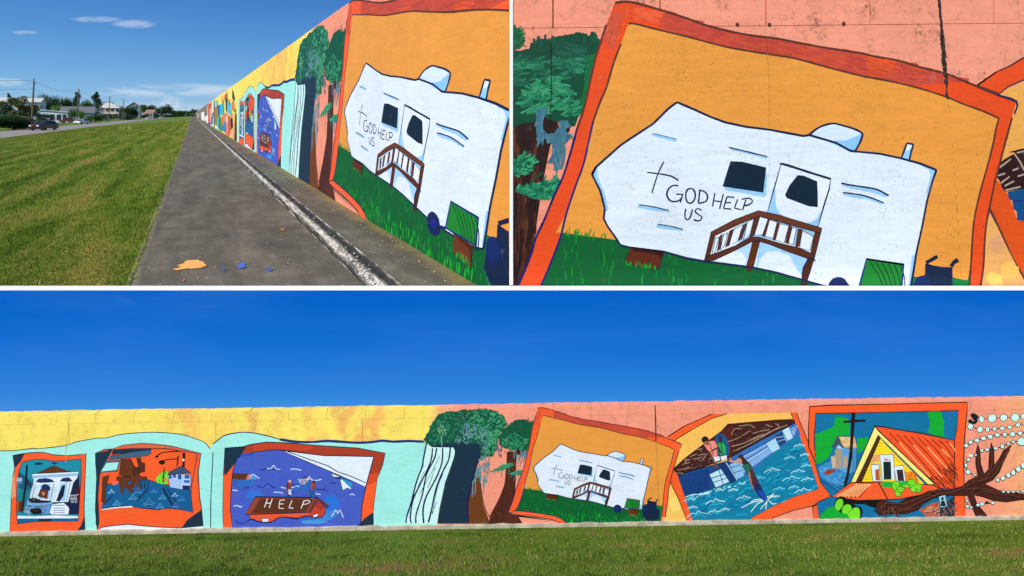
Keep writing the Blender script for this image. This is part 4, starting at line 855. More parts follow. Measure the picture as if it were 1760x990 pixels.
def wall_ground(name, stops, axis, grain, grime=0.75, warp=0.12, patch=None):
    def fn(N, P):
        sp = N.add('ShaderNodeSeparateXYZ'); N.link(P, sp.inputs[0])
        n = N.noise(P, 2.0 * grain, 4, 0.6); n3 = N.noise(P, 6.0 * grain, 4, 0.6)
        mp = N.add('ShaderNodeMapping'); mp.inputs['Scale'].default_value = (1.6 * grain, 1.6 * grain, 1.1 * grain); N.link(P, mp.inputs[0])
        n2 = N.noise(mp.outputs[0], 1.4, 3, 0.5)
        a0, a1 = stops[0][0], stops[-1][0]
        x = N.math('ADD', sp.outputs[axis], N.math('MULTIPLY_ADD', n, 2*warp, -warp))
        x = N.math('ADD', x, N.math('MULTIPLY_ADD', n3, warp*.8, -warp*.4))
        f = N.math('DIVIDE', N.math('SUBTRACT', x, a0), a1 - a0)
        col = N.ramp(f, [((p - a0)/(a1 - a0), lin(c)) for p, c in stops])
        # rubbed orange patches in the yellow
        msk = N.ramp(f, [((p - a0)/(a1 - a0), (q, q, q, 1)) for p, q in patch]) if patch else None
        if msk: col = N.mix(N.math('MULTIPLY', N.smooth(n2, 0.40, 0.60), msk), col, lin((246, 184, 96)))
        return col
    return wall_shader(name, fn, grain, 0.35, grime, 0.8)
concrete_edge = simple('pale_concrete', (196, 188, 170), 0.9, 0.3, 14, bump=0.4)
grey_conc = simple('bare_concrete', (128, 120, 108), 0.9, 0.3, 0.8, bump=0.3)
sealant = simple('black_sealant', (46, 36, 30), 0.7, 0.4, 18, bump=0.6)
sealant_o = simple('painted_sealant', (176, 104, 38), 0.6, 0.2, 18, bump=0.5)

# ================================================================== lower tier: the whole mural seen square on
D3 = 4.05; S3 = D3 / FPX
def p3(px, row, off=0.0): return ((px - CX) * S3, D3 - off, EYE - (row - HZ) * S3)
def top3(px): return 713.2 - .0152 * px
def base3(px): return 913.7 - .0163 * px
root3 = thing('mural_wall', 'full length painted flood wall standing behind the near lawn under a plain blue sky', 'wall')
X3 = lambda px: (px - CX) * S3
YEL = (251, 224, 100)
ground3 = wall_ground('mural_ground_whole', [(X3(-400), YEL), (X3(735), YEL), (X3(758), (248,176,122)), (X3(790), SAL), (X3(1700), SAL), (X3(1760), (248,170,116)), (X3(1800), (250,214,100)), (X3(2000), YEL)], 0, 4.0, 0.55, 0.05,
                     patch=[(X3(-400), 0), (X3(270), .1), (X3(330), .9), (X3(350), .3), (X3(412), .3), (X3(430), .95), (X3(450), .25), (X3(515), .25), (X3(530), .9), (X3(550), .3), (X3(580), .9), (X3(650), 1), (X3(672), .2), (X3(740), 0), (X3(2000), 0)])
majors = [-560, -300, 0-136, 119, 371, 623, 875, 1127, 1379, 1631, 1883, 2140, 2400]
for a, b in zip(majors[:-1], majors[1:]):
    m = MB(); g = 0.35
    for x0, x1 in ((a + g, b - g),):
        v = []
        for x in (x0, x1):
            for r_ in (base3(x) + 12, top3(x) + 17.2):
                for dy in (0, 0.05): q = p3(x, r_); v.append((q[0], q[1] + dy, q[2]))
        # order: x0b f, x0b k, x0t f, x0t k, x1b f, x1b k, x1t f, x1t k
        m.add(v, [(0, 4, 6, 2), (1, 3, 7, 5), (2, 6, 7, 3), (0, 2, 3, 1), (4, 5, 7, 6), (0, 1, 5, 4)])
    m.build('concrete_panel', ground3, root3)
k = -560
rr = random.Random(5)
joints3 = sorted(set([round(x, 1) for x in [164 - 66*i for i in range(0, 12)]] + [230, 298, 364, 430, 496, 562, 628, 694.6, 760, 824, 888, 951, 1016, 1081, 1126, 1159, 1225, 1290, 1355, 1419, 1484, 1551, 1616, 1683, 1749, 1815, 1881, 1947, 2013, 2080, 2150, 2220, 2400]))
for a, b in zip(joints3[:-1], joints3[1:]):
    m = MB(); n = 7; vs = []; dy = 0.05; ch = rr.uniform(-.5, .3)
    for i in range(n + 1):
        x = a + .22 + (b - a - .44) * i / n
        t = top3(x) + ch + rr.uniform(-.8, .6)
        for r_ in (top3(x) + 16.8, t):
            for d_ in (0, dy): q = p3(x, r_); vs.append((q[0], q[1] + d_ - .0004, q[2]))
    fs = []
    for i in range(n):
        o = 4*i; fs += [(o, o+4, o+6, o+2), (o+1, o+3, o+7, o+5), (o+2, o+6, o+7, o+3)]
    fs += [(0, 2, 3, 1), (4*n, 4*n+1, 4*n+3, 4*n+2)]
    m.add(vs, fs); m.build('coping_block', ground3, root3)
# footing strip
m = MB(); vs = []; n = 240
for i in range(n + 1):
    x = -560 + (2400 + 560) * i / n
    t = base3(x) - .3 + rr.uniform(-.9, .9)
    q0 = p3(x, t); q1 = p3(x, base3(x) + 14)
    vs += [(q0[0], q0[1] + .01, q0[2]), (q0[0], q0[1] - .016, q0[2] - rr.uniform(0, .004)), (q1[0], q1[1] - .018, q1[2])]
m.add(vs, [f for i in range(n) for f in ((3*i, 3*i+1, 3*i+4, 3*i+3), (3*i+1, 3*i+2, 3*i+5, 3*i+4))])
m.build('footing', simple('footing_concrete', (178, 168, 146), .95, .8, 16, bump=.5), root3)
w3 = Wall(root3, p3, 0.00006, 4.0, {'3': I3, '2': H23}, xmin=-30, xmax=1790)
art_book(w3); art_frame1(w3); art_frame2(w3); art_frame3(w3); art_trees(w3)
# third picture sits under the yellow house's frame; the trailer panel laps over the tree
art_rescue(w3); art_yellow_house(w3); art_trailer(w3)
w3.src('3'); w3.F(0, 0, 1).part('sealed_joint', 'black sealed joint running down beside the trailer picture')
w3.L((60, 46, 40), 1.5, [(1125.5, 697), (1126.5, 730), (1127, 758)]); w3.L((206, 138, 52), 1.1, [(1127, 758), (1129, 800), (1132, 868)])
w3.L((190, 170, 80), .8, [(119, 712), (117, 740), (114, 765), (113, 795)])
w3.part('sealed_joint', None, uid='j2')
w3.L((30, 60, 40), .7, [(1133, 868), (1133, 893)])
w3.finish()

# lawn in front of it
def lawn_z(x): return EYE - (base3(x / S3 + CX) + 5.5 - HZ) * S3
def grass_mat(name, dark, lite, dry, sx, sy, sk, bands, rnd=0.5, mow=0.0):
    m, N, b = mat_new(name)
    t = N.add('ShaderNodeTexCoord'); P = t.outputs['Object']
    sp = N.add('ShaderNodeSeparateXYZ'); N.link(P, sp.inputs[0])
    xx = N.math('ADD', N.math('MULTIPLY', sp.outputs[0], sx), N.math('MULTIPLY', sp.outputs[1], sk)); yy = N.math('MULTIPLY', sp.outputs[1], sy)
    cb = N.add('ShaderNodeCombineXYZ'); N.link(xx, cb.inputs[0]); N.link(yy, cb.inputs[1])
    n1 = N.noise(cb.outputs[0], 1.0, 5, 0.6, 0.4); n2 = N.noise(P, bands, 4, 0.65)
    gi = N.add('ShaderNodeNewGeometry')
    r_ = N.math('MULTIPLY_ADD', gi.outputs['Random Per Island'], rnd, -rnd/2)
    n1 = N.math('MULTIPLY_ADD', n1, 1.9, -.45)
    f = N.math('ADD', N.math('ADD', N.math('MULTIPLY', n1, 0.6), N.math('MULTIPLY', n2, 0.4)), r_)
    if mow: f = N.math('ADD', f, N.math('MULTIPLY', N.math('SINE', N.math('MULTIPLY', xx, 4.0)), mow))
    c = N.ramp(f, [(0.25, lin(dark)), (0.47, lin(lite)), (0.58, lin(lite)), (0.74, lin(dry))])
    N.link(c, b.inputs['Base Color']); b.inputs['Roughness'].default_value = 0.75; b.inputs['Specular IOR Level'].default_value = 0.15
    return m
g3 = grass_mat('lawn_near', (54, 86, 20), (108, 138, 48), (162, 158, 88), 0.7, 8.5, 0, 14.0, 0.85)
g3s = grass_mat('lawn_near_soil', (60, 78, 22), (80, 102, 28), (112, 84, 52), 0.7, 8.5, 0, 14.0, 0.0)
xa, xb = -60, 60
add_obj('lawn', mesh('lawn', [(xa, -50, lawn_z(xa)), (xb, -50, lawn_z(xb)), (xb, 4.2, lawn_z(xb)), (xa, 4.2, lawn_z(xa))], [(0, 1, 2, 3)], [g3s]), kind='structure')
def blades(name, P, H, Wd, mat, lean=0.5, **kw):
    n = len(P); th = rng.uniform(0, 2*np.pi, n); ld = rng.uniform(0, 2*np.pi, n); la = rng.uniform(0.1, lean, n) * H
    dx = np.cos(th)*Wd/2; dy = np.sin(th)*Wd/2
    V = np.zeros((n, 3, 3)); V[:, 0] = P; V[:, 1] = P; V[:, 2] = P
    V[:, 0, 0] -= dx; V[:, 0, 1] -= dy; V[:, 1, 0] += dx; V[:, 1, 1] += dy
    V[:, 2, 0] += np.cos(ld)*la; V[:, 2, 1] += np.sin(ld)*la; V[:, 2, 2] += H
    me = bpy.data.meshes.new(name); me.vertices.add(3*n); me.loops.add(3*n); me.polygons.add(n)
    me.vertices.foreach_set('co', V.reshape(-1)); me.loops.foreach_set('vertex_index', np.arange(3*n, dtype=np.int32))
    me.polygons.foreach_set('loop_start', np.arange(0, 3*n, 3, dtype=np.int32)); me.polygons.foreach_set('loop_total', np.full(n, 3, dtype=np.int32))
    me.materials.append(mat); me.update(); me.validate()
    return add_obj(name, me, **kw)
n = 150000
X = rng.uniform(-4.6, 4.6, n); Y = rng.uniform(3.1, 4.035, n)
def vnoise(x, y, s, seed): return np.array([noise.noise(Vector((a*s, b*s, seed))) for a, b in zip(x, y)])
Z = EYE - (913.7 - .0163*(X/S3 + CX) + 5.5 - HZ) * S3
den = 0.5 + 0.5*np.sin(X*2.1 + Y*9) * np.cos(X*0.9 - Y*14)
cl = np.array([noise.noise(Vector((x_*7, y_*26, 2.2))) + .6*noise.noise(Vector((x_*22, y_*60, 7.7))) for x_, y_ in zip(X, Y)])
H = rng.uniform(0.009, 0.027, n) * np.clip(0.8 + 1.3*cl, 0.2, 1.7) * np.clip(.35 + (4.035 - Y)*2.6, .35, 1)
blades('grass', np.c_[X, Y, Z], H, rng.uniform(0.0026, 0.0048, n), g3, 0.8, label='mown green and yellowish grass in front of the full length mural', cat='grass', kind='stuff')

# the sky behind the lower wall: a luminous backdrop whose pale top ledge divides it from the upper views
m, N, b = mat_new('backdrop_sky'); N.n.clear()
t = N.add('ShaderNodeTexCoord'); sp = N.add('ShaderNodeSeparateXYZ'); N.link(t.outputs['Object'], sp.inputs[0])
z0, z1 = zz(715, 4.25), zz(498, 4.25)
f = N.math('DIVIDE', N.math('SUBTRACT', sp.outputs[2], z0), z1 - z0)
c = N.ramp(f, [(0.0, lin((66, 146, 224))), (0.22, lin((42, 128, 216))), (0.55, lin((20, 110, 208))), (1.0, lin((4, 96, 196)))])
mp = N.add('ShaderNodeMapping'); mp.inputs['Scale'].default_value = (0.8, 1, 5.0); N.link(t.outputs['Object'], mp.inputs[0])
cn = N.noise(mp.outputs[0], 1.6, 6, 0.6, 0.5); hi = N.smooth(sp.outputs[2], z1 - .25, z1 + .02)
cx = N.smooth(N.math('ABSOLUTE', N.math('ADD', sp.outputs[0], 2.75)), 0.9, 0.1)
c = N.mix(N.math('MULTIPLY', N.math('MULTIPLY', N.smooth(cn, 0.5, 0.75), cx), N.math('MULTIPLY', hi, 0.35)), c, lin((120, 160, 215)))
c = N.mix(N.math('MULTIPLY', N.smooth(N.noise(mp.outputs[0], 0.5, 4), 0.4, 0.7), 0.22), c, lin((70, 130, 220)))
em = N.add('ShaderNodeEmission'); N.link(c, em.inputs[0]); mo = N.add('ShaderNodeOutputMaterial'); N.link(em.outputs[0], mo.inputs[0])
skym = m
LZ = zz(498.2, 4.25)
mb = MB(); mb.box(-14, 14, 4.25, 4.35, -2.2, LZ - .004)
add_obj('sky', mesh('sky', mb.v, mb.f, [skym]), kind='structure')
pale = simple('white_divider', (240, 240, 238), 0.8, 0.03, 3)
mb = MB(); mb.box(-14, 14, 4.2495, 4.352, LZ - .004, LZ)
mb.build('ledge', pale, kind='structure')  # divider: stands for the white gap between lower and upper views
mb = MB(); mb.box(at(875.5, 4.372), at(881.7, 4.372), 4.372, 4.42, LZ, 3.6)
mb.build('divider_post', pale, label='slim white divider between the two upper views', cat='post')  # upright divider for the blank gap between two separate views

# ================================================================== upper tier, right: the close-up wall
D2 = 4.38; S2 = D2 / FPX
def p2(px, row, off=0.0): return ((px - CX) * S2, D2 - off, EYE - (row - HZ) * S2)
root2 = thing('trailer_wall', 'salmon wall seen close up with the large white trailer picture', 'wall')
X2 = lambda px: (px - CX) * S2
ground2 = wall_ground('mural_ground_close', [(X2(700), SAL), (X2(1900), (240, 152, 126)), (X2(2200), SAL)], 0, 1.0, 0.8, 0.2)
def slab(root, name, quad, thick, mat, pos, jig=0):
    m = MB(); vs = []
    for (x, r_) in quad:
        q = pos(x, r_); vs += [(q[0], q[1], q[2]), (q[0], q[1] + thick, q[2])]
    m.add(vs, [(0, 2, 4, 6), (7, 5, 3, 1), (0, 1, 3, 2), (2, 3, 5, 4), (4, 5, 7, 6), (6, 7, 1, 0)])
    return m.build(name, mat, root)
jx = lambda r_: 1614.5 + (r_ - 5) * 0.0775
seam = lambda x: 48.5 - (x - 880) * 0.010
for a0, a1, b0, b1 in ((882, None, None, None), (None, 1916, None, 1916), (1918, 2160, 1918, 2160)):
    L = lambda r_: a0 if a0 else jx(r_) + 1.2
    R = lambda r_: a1 if a1 else jx(r_) - 1.2
    slab(root2, 'concrete_panel', [(L(540), 540), (R(540), 540), (R(seam(R(40)) + .5), seam(R(40)) + .5), (L(seam(L(40)) + .5), seam(L(40)) + .5)], .25, ground2, p2)
cj = [882, 950.5, 1134.5, 1316.5, 1495.5, None, 1708, 1890, 2070, 2160]
for i in range(len(cj) - 1):
    a, b_ = cj[i], cj[i+1]
    xa_ = (a + 1.1) if a and a != 882 else (882 if a else None); xb_ = (b_ - 1.1) if b_ else None
    XL = lambda r_: xa_ if xa_ else jx(r_) + 1.2
    XR = lambda r_: xb_ if xb_ else jx(r_) - 1.2
    sL, sR = seam(XL(40)) - .4, seam(XR(40)) - .4
    slab(root2, 'coping_block', [(XL(sL), sL), (XR(sR), sR), (XR(-190), -190), (XL(-190), -190)], .25, ground2, p2)
w2 = Wall(root2, p2, 0.00009, 1.0, {'2': I3}, xmin=882.2, xmax=1900)
w2.cmap = {ORG: (232, 76, 26)}
art_close_tree(w2); art_trailer(w2)
w2.F(0, 0, 1)
# drilled holes and scuffs
w2.part('form_tie_hole', 'small round hole left by the formwork')
for x, y in ((1321.5, 42), (1449, 40.5), (1266.5, 42)): w2.E((110, 52, 46), x, y, 2.4, 2.2, line=(60, 30, 26), lw=.9)
for x, y, r_ in ((1031.5, 134, 2.6), (1028, 227, 4.2), (1607, 214, 6), (1694, 232, 6), (1227, 130, 3.5), (1237, 130, 2.2), (1402, 129, 3), (1615, 287, 3)):
    pts = [(x + r_*math.cos(t), y + r_*.9*math.sin(t)) for t in [i*math.pi/5 for i in range(11)]]
    w2.L((222, 146, 62), .6, pts)
w2.part('hairline_crack', 'fine vertical crack under the ochre paint')
w2.L((198, 126, 54), .7, [(1318, 92), (1320, 130), (1321, 180), (1320.5, 221)]); w2.L((196, 204, 212), .6, [(1320.5, 226), (1321, 280), (1320, 330)])
w2.part('hairline_crack', None, uid='crack2'); w2.L((150, 60, 40), .7, [(1317, 62), (1318, 90)]); w2.L((28, 40, 34), .8, [(946, 70), (947, 150), (945, 215)])
w2.finish()
# the sealed joint: a lumpy black bead above, painted over in ochre below
def bead(name, path, r, mat, root, label=None, seed=1, lump=.35):
    rd = random.Random(seed); vs = []; fs = []; n = len(path); k = 7
    for i, (p_, r0) in enumerate(zip(path, r)):
        for j in range(k):
            t = math.pi * j / (k - 1); rr_ = r0 * (1 + rd.uniform(-lump, lump))
            vs.append((p_[0] + rr_*math.cos(t), p_[1] - rr_*.8*math.sin(t), p_[2]))
    for i in range(n - 1):
        for j in range(k - 1): a = i*k + j; fs.append((a, a+1, a+1+k, a+k))
    return add_obj(name, mesh(name, vs, fs, [mat]), root, label=label)
pp = [p2(1614.5 + (r_-5)*.0775, r_, -.002) for r_ in range(-190, 172, 4)]
bead('joint_sealant', pp, [(.011 if r_ < 60 else .017) for r_ in range(-190, 172, 4)], sealant, root2, 'lumpy black sealant in the joint', 3, .5)
bead('joint_sealant', [p2(1627 + 24*((r_-170)/320)**.75, r_, -.003) for r_ in range(172, 530, 4)], [.014]*90, sealant_o, root2, 'joint sealant painted ochre', 4, .12)

# ================================================================== upper tier, left: the long wall
root1 = thing('long_wall', 'long painted flood wall running away beside the concrete path', 'wall', group=None)
nrm = Vector((-1, DIR, 0)).normalized(); nrm = Vector((nrm.x, nrm.y, 0))
def p1(px, row, off=0.0):
    D = 2.678 / ((CX - px) / FPX * -1 - DIR) if False else 2.678 / (-DIR - (CX - px) / FPX)
    off2 = off + (off / 0.0001) * 2.2e-6 * D
    return (at(px, D) + nrm.x*off2, D + nrm.y*off2, zz(row, D))
H1 = 3.52
dpx = lambda px: 2.678 / (-DIR - (CX - px) / FPX)
ground1 = wall_ground('mural_ground_long', [(0, SAL), (dpx(541), SAL), (dpx(533), (250,214,120)), (dpx(527), YEL), (dpx(500), YEL), (dpx(480), (250,206,100)), (dpx(440), YEL), (dpx(372), YEL), (dpx(365), (220, 190, 150))], 1, 1.0, 0.6, 0.35,
                     patch=[(0, 0), (dpx(515), 0), (dpx(495), .9), (dpx(470), .9), (dpx(450), .4), (dpx(430), .1), (dpx(365), .0)])
def wallbox(D0, D1, z0, z1, mat, name, thick=.3, root=root1, dz=0):
    vs = []
    for D in (D0, D1):
        for z in (z0, z1):
            vs += [(wx(D), D, z), (wx(D) + thick, D, z)]
    m = MB(); m.add(vs, [(0, 2, 6, 4), (1, 5, 7, 3), (2, 3, 7, 6), (0, 1, 3, 2), (4, 6, 7, 5), (0, 4, 5, 1)])
    return m.build(name, mat, root)
SEAM = H1 - .315
D = W1END; k = 0; step = 6.15
Dn = 9.0
while D < 470:
    mat = ground1 if D < dpx(358) else grey_conc
    wallbox(D + (.004 if k else 0), Dn - .004, -.3, SEAM - .004, mat, 'concrete_panel'); D = Dn; Dn = D + step; k += 1
Dc = W1END; j = 0
while Dc < 90:
    D1_ = Dc + 1.62
    wallbox(Dc + (.004 if j else 0), D1_ - .004, SEAM, H1 + rr.uniform(-.006, .004), ground1, 'coping_block', .304); Dc = D1_; j += 1
while Dc < 470:
    D1_ = Dc + 6.15; wallbox(Dc + .006, D1_ - .006, SEAM, H1 + rr.uniform(-.006, .004), grey_conc if Dc > dpx(358) else ground1, 'coping_block', .304); Dc = D1_
w1 = Wall(root1, p1, 0.0001, 1.0, {'1': I3, '2': H21, '3': H31}, xmax=876.2)
w1.wf = 1.0
w1.src('3')
art_far_strip(w1)
art_book(w1); art_frame1(w1); art_frame2(w1); art_frame3(w1); art_trees(w1); art_trailer(w1)
w1.finish()

# ------------------------------------------------------------------ path, gutter, apron
def strip_pt(X0, D, z=0.0): return (X0 + DIR*D, D, z)
def path_mat():
    m, N, b = mat_new('weathered_dark_concrete')
    t = N.add('ShaderNodeTexCoord'); P = t.outputs['Object']
    sp = N.add('ShaderNodeSeparateXYZ'); N.link(P, sp.inputs[0])
    xx = N.math('ADD', sp.outputs[0], N.math('MULTIPLY', sp.outputs[1], -DIR)); cb = N.add('ShaderNodeCombineXYZ')
    N.link(N.math('MULTIPLY', xx, 2.2), cb.inputs[0]); N.link(N.math('MULTIPLY', sp.outputs[1], .55), cb.inputs[1])
    a = N.noise(cb.outputs[0], 1.0, 6, 0.68, 0.5); c = N.noise(P, 60, 3, 0.7); d = N.noise(P, 2.4, 5, 0.7)
    f = N.math('ADD', N.math('ADD', N.math('MULTIPLY', a, .36), N.math('MULTIPLY', c, .40)), N.math('MULTIPLY', d, .24))
    col = N.ramp(f, [(0.34, lin((66, 61, 51))), (0.50, lin((98, 92, 79))), (0.66, lin((142, 135, 117)))])
    vo = N.add('ShaderNodeTexVoronoi'); vo.inputs['Scale'].default_value = 9; N.link(P, vo.inputs['Vector'])
    fl = N.math('LESS_THAN', vo.outputs['Distance'], N.math('MULTIPLY', N.smooth(N.noise(P, 5, 2), .5, .75), .14))
    col = N.mix(N.math('MULTIPLY', fl, .55), col, lin((196, 178, 150)))
    edge = N.math('SUBTRACT', 1.0, N.smooth(N.math('ADD', xx, N.math('MULTIPLY_ADD', d, .16, -.08)), -.61, -.50))
    col = N.mix(N.math('MULTIPLY', edge, .55), col, lin((176, 164, 140)))
    moss = N.smooth(N.math('ADD', xx, N.math('MULTIPLY_ADD', d, .7, -.35)), 2.35, 2.70)
    col = N.mix(N.math('MULTIPLY', moss, .5), col, lin((150, 130, 60)))
    N.link(col, b.inputs['Base Color']); b.inputs['Roughness'].default_value = .9; b.inputs['Specular IOR Level'].default_value = .2
    bp = N.add('ShaderNodeBump'); bp.inputs['Strength'].default_value = .5; bp.inputs['Distance'].default_value = .004; N.link(c, bp.inputs['Height']); N.link(bp.outputs[0], b.inputs['Normal'])
    return m
pm = path_mat()
path = add_obj('path', None, kind='structure')
js = [4.36, 7.35, 14.2, 21.1, 28.0, 34.9, 41.8, 48.7, 55.6, 62.5, 69.4, 76.3, 90, 110, 150, 210, 300, 520]
def prismD(Xa, Xb, D0, D1, z0, z1, mat, name, parent, g=.019):
    vs = [strip_pt(x, d, z) for d in (D0 + g, D1 - g) for x in (Xa, Xb) for z in (z0, z1)]
    m = MB(); m.add(vs, [(0, 1, 3, 2), (4, 6, 7, 5), (1, 5, 7, 3), (0, 4, 5, 1), (2, 3, 7, 6)]); return m.build(name, mat, parent)
for a, b_ in zip(js[:-1], js[1:]):
    prismD(-.606, 1.60, a, b_, -.14, rr.uniform(-.003, .002), pm, 'path_slab', path)
    prismD(1.975, 2.70, a, b_, -.14, -.004 + rr.uniform(-.003, .001), pm, 'apron_slab', path)
# thin pale arris along the lawn edge
vs = []; fs = []; Dd_ = 4.36
while Dd_ < 60:
    for x, z in ((-.625 + rr.uniform(-.008, .006), -.05), (-.622 + rr.uniform(-.008, .006), .006), (-.600 + rr.uniform(-.006, .012), .007), (-.596, -.002)): vs.append(strip_pt(x, Dd_, z))
    Dd_ *= 1.012
for i in range(len(vs)//4 - 1):
    for j in range(3): a = 4*i + j; fs.append((a, a+1, a+5, a+4))
add_obj('path_edge', mesh('path_edge', vs, fs, [simple('edge_concrete', (172, 160, 134), .95, .4, 6)]), path)
# gutter: a rough channel of broken pale mortar and black grime
def gutter_mat():
    m, N, b = mat_new('broken_mortar'); t = N.add('ShaderNodeTexCoord'); P = t.outputs['Object']
    sp = N.add('ShaderNodeSeparateXYZ'); N.link(P, sp.inputs[0])
    xx = N.math('ADD', sp.outputs[0], N.math('MULTIPLY', sp.outputs[1], -DIR))
    cb = N.add('ShaderNodeCombineXYZ'); N.link(N.math('MULTIPLY', xx, 14), cb.inputs[0]); N.link(N.math('MULTIPLY', sp.outputs[1], 2.6), cb.inputs[1])
    a = N.noise(cb.outputs[0], 1.0, 7, .72, 1.2); c = N.noise(P, 34, 4, .7)
    xw = N.math('ADD', xx, N.math('MULTIPLY_ADD', a, .07, -.035))
    prof_ = N.ramp(N.math('DIVIDE', N.math('SUBTRACT', xw, 1.60), .375), [(0.0, (.8,)*3), (.07, (.62,)*3), (.14, (.24,)*3), (.24, (.55,)*3), (.40, (.74,)*3), (.56, (.72,)*3), (.68, (.30,)*3), (.82, (.16,)*3), (.93, (.34,)*3), (1.0, (.72,)*3)])
    f = N.math('ADD', N.math('MULTIPLY', prof_, .42), N.math('ADD', N.math('MULTIPLY', a, .42), N.math('MULTIPLY', c, .22)))
    col = N.ramp(f, [(.38, lin((34, 33, 30))), (.52, lin((66, 63, 57))), (.56, lin((138, 133, 122))), (.60, lin((86, 82, 74))), (.615, lin((186, 180, 168))), (.72, lin((216, 211, 200)))])
    N.link(col, b.inputs['Base Color']); b.inputs['Roughness'].default_value = .95
    bp = N.add('ShaderNodeBump'); bp.inputs['Strength'].default_value = .9; bp.inputs['Distance'].default_value = .02; N.link(f, bp.inputs['Height']); N.link(bp.outputs[0], b.inputs['Normal'])
    return m
gm = gutter_mat()
xs = [1.60, 1.625, 1.66, 1.70, 1.74, 1.78, 1.82, 1.86, 1.90, 1.94, 1.975]
prof = [-.002, -.012, -.03, -.012, -.055, -.05, -.02, -.006, -.03, -.014, -.004]
Ds = []; d_ = 4.36
while d_ < 520: Ds.append(d_); d_ *= 1.006 if d_ < 40 else 1.03
vs = []
for D_ in Ds:
    for x, z in zip(xs, prof):
        e = 0 if x in (1.60, 1.975) else 1
        nz = noise.noise(Vector((x*9, D_*2.2, 0))) * .03 + noise.noise(Vector((x*30, D_*9, 4))) * .014
        nx = noise.noise(Vector((D_*1.7, x*3, 9))) * .022
        vs.append(strip_pt(x + nx*e, D_, z + nz*e - .004))
nn = len(xs); fs = [(i*nn+j, i*nn+j+1, (i+1)*nn+j+1, (i+1)*nn+j) for i in range(len(Ds)-1) for j in range(nn-1)]
add_obj('gutter', mesh('gutter', vs, fs, [gm]), kind='structure')
# rubble lying in the gutter, flakes of paint and grit on the concrete
vs = []; fs = []
def pebble(x, y, z, r):
    b = len(vs); k_ = 6
    for i in range(k_): t = 2*math.pi*i/k_ + rr.uniform(-.3, .3); vs.append((x + r*math.cos(t)*rr.uniform(.6, 1.2), y + r*1.5*math.sin(t)*rr.uniform(.6, 1.2), z))
    for i in range(k_): t = 2*math.pi*i/k_; vs.append((x + r*.6*math.cos(t), y + r*.9*math.sin(t), z + r*rr.uniform(.25, .6)))
    for i in range(k_): fs.append((b+i, b+(i+1) % k_, b+k_+(i+1) % k_, b+k_+i))
    fs.append(tuple(range(b+k_, b+2*k_)))
for i in range(520):
    D_ = 4.4 * (9 ** (rr.random()**1.3)); x0 = rr.gauss(1.79, .055)
    if 1.62 < x0 < 1.95: q = strip_pt(x0, D_); pebble(q[0], q[1], -.035 + rr.uniform(0, .02), rr.uniform(.004, .016) * (1 + D_/60))
add_obj('rubble', mesh('rubble', vs, fs, [simple('pale_rubble', (202, 196, 184), .95, .3, 20)]), label='broken pale mortar lying in the gutter beside the path', cat='rubble', kind='stuff')
vs = []; fs = []
for i in range(260):
    D_ = 4.4 * (6 ** (rr.random()**1.2)); x0 = rr.choice([rr.uniform(-.5, 1.55), rr.uniform(2.0, 2.66), rr.uniform(2.4, 2.67)])
    q = strip_pt(x0, D_); pebble(q[0], q[1], .002, rr.uniform(.003, .011))
add_obj('grit', mesh('grit', vs, fs, [simple('paint_flakes', (204, 186, 150), .9, .4, 8)]), label='pale flakes and grit scattered over the concrete path', cat='grit', kind='stuff')
def splash(pts, rgb, label, jag=.012):
    g = [gp(x, y) for x, y in pts]; o = []
    for i in range(len(g)):
        a, b_ = g[i-1], g[i]; n_ = max(1, int((b_ - a).length / .03))
        for k_ in range(n_):
            q = a.lerp(b_, k_/n_); o.append((q.x + rr.uniform(-jag, jag), q.y + rr.uniform(-jag, jag), .0062))
    add_obj('paint_splash', mesh('paint_splash', o, [tuple(range(len(o)))], [simple('splash', rgb, .7, .2, 6)]), path, label=label)
sp_ = lambda pts: [(200 + x/3.245, 190 + y/3.245) for x, y in pts]
splash(sp_([(315,885),(345,880),(355,872),(340,866),(372,858),(375,848),(400,838),(450,836),(488,850),(497,866),(480,880),(430,886),(385,884),(340,893)]), (244, 176, 92), 'large orange paint splash on the path')
splash(sp_([(670,870),(690,855),(718,850),(722,868),(708,880),(690,884)]), (84, 106, 196), 'blue paint splash on the path', .008)
splash(sp_([(830,880),(850,878),(880,890),(860,898),(845,892)]), (72, 92, 170), 'small blue paint smear', .008)
splash(sp_([(582,878),(600,876),(612,892),(600,894)]), (72, 92, 150), 'small dull blue paint smear', .006)
splash(sp_([(910,664),(930,660),(940,666),(922,671)]), (214, 110, 84), 'small red paint fleck', .006)
splash(sp_([(368,950),(382,940),(384,944),(372,956)]), (206, 130, 110), 'small pink paint fleck', .004)

# ------------------------------------------------------------------ upper lawn, road, land to the horizon
XL, XR_, XF = -.606, -23.7, -33.0
def uz(X0): return -RD * (X0 - XL) / (XR_ - XL)
Dl = []; d_ = 4.36
while d_ < 560: Dl.append(d_); d_ *= 1.06
xl = [XL + (XR_ - XL) * (i/14)**1.5 for i in range(15)]
vs = [strip_pt(x, D_, uz(x) - .012) for D_ in Dl for x in xl]; nn = len(xl)
gU = grass_mat('lawn_upper', (56, 88, 16), (122, 146, 46), (186, 162, 92), 1.1, .16, 1.1*-DIR, 1.6, .42, .05)
gUs = grass_mat('lawn_upper_soil', (74, 98, 20), (104, 124, 36), (122, 106, 56), 1.1, .16, 1.1*-DIR, 1.6, 0, .05)
add_obj('lawn', mesh('lawn', vs, [(i*nn+j+1, i*nn+j, (i+1)*nn+j, (i+1)*nn+j+1) for i in range(len(Dl)-1) for j in range(nn-1)], [gUs]), kind='structure')
n = 460000
Dv = 4.38 * (30.0 ** (rng.random(n)**1.1)); fx = rng.random(n)
xmin_ = np.maximum(XR_, (-CX-25)/FPX*Dv - DIR*Dv); X0 = XL - .015 + (xmin_ - XL) * fx
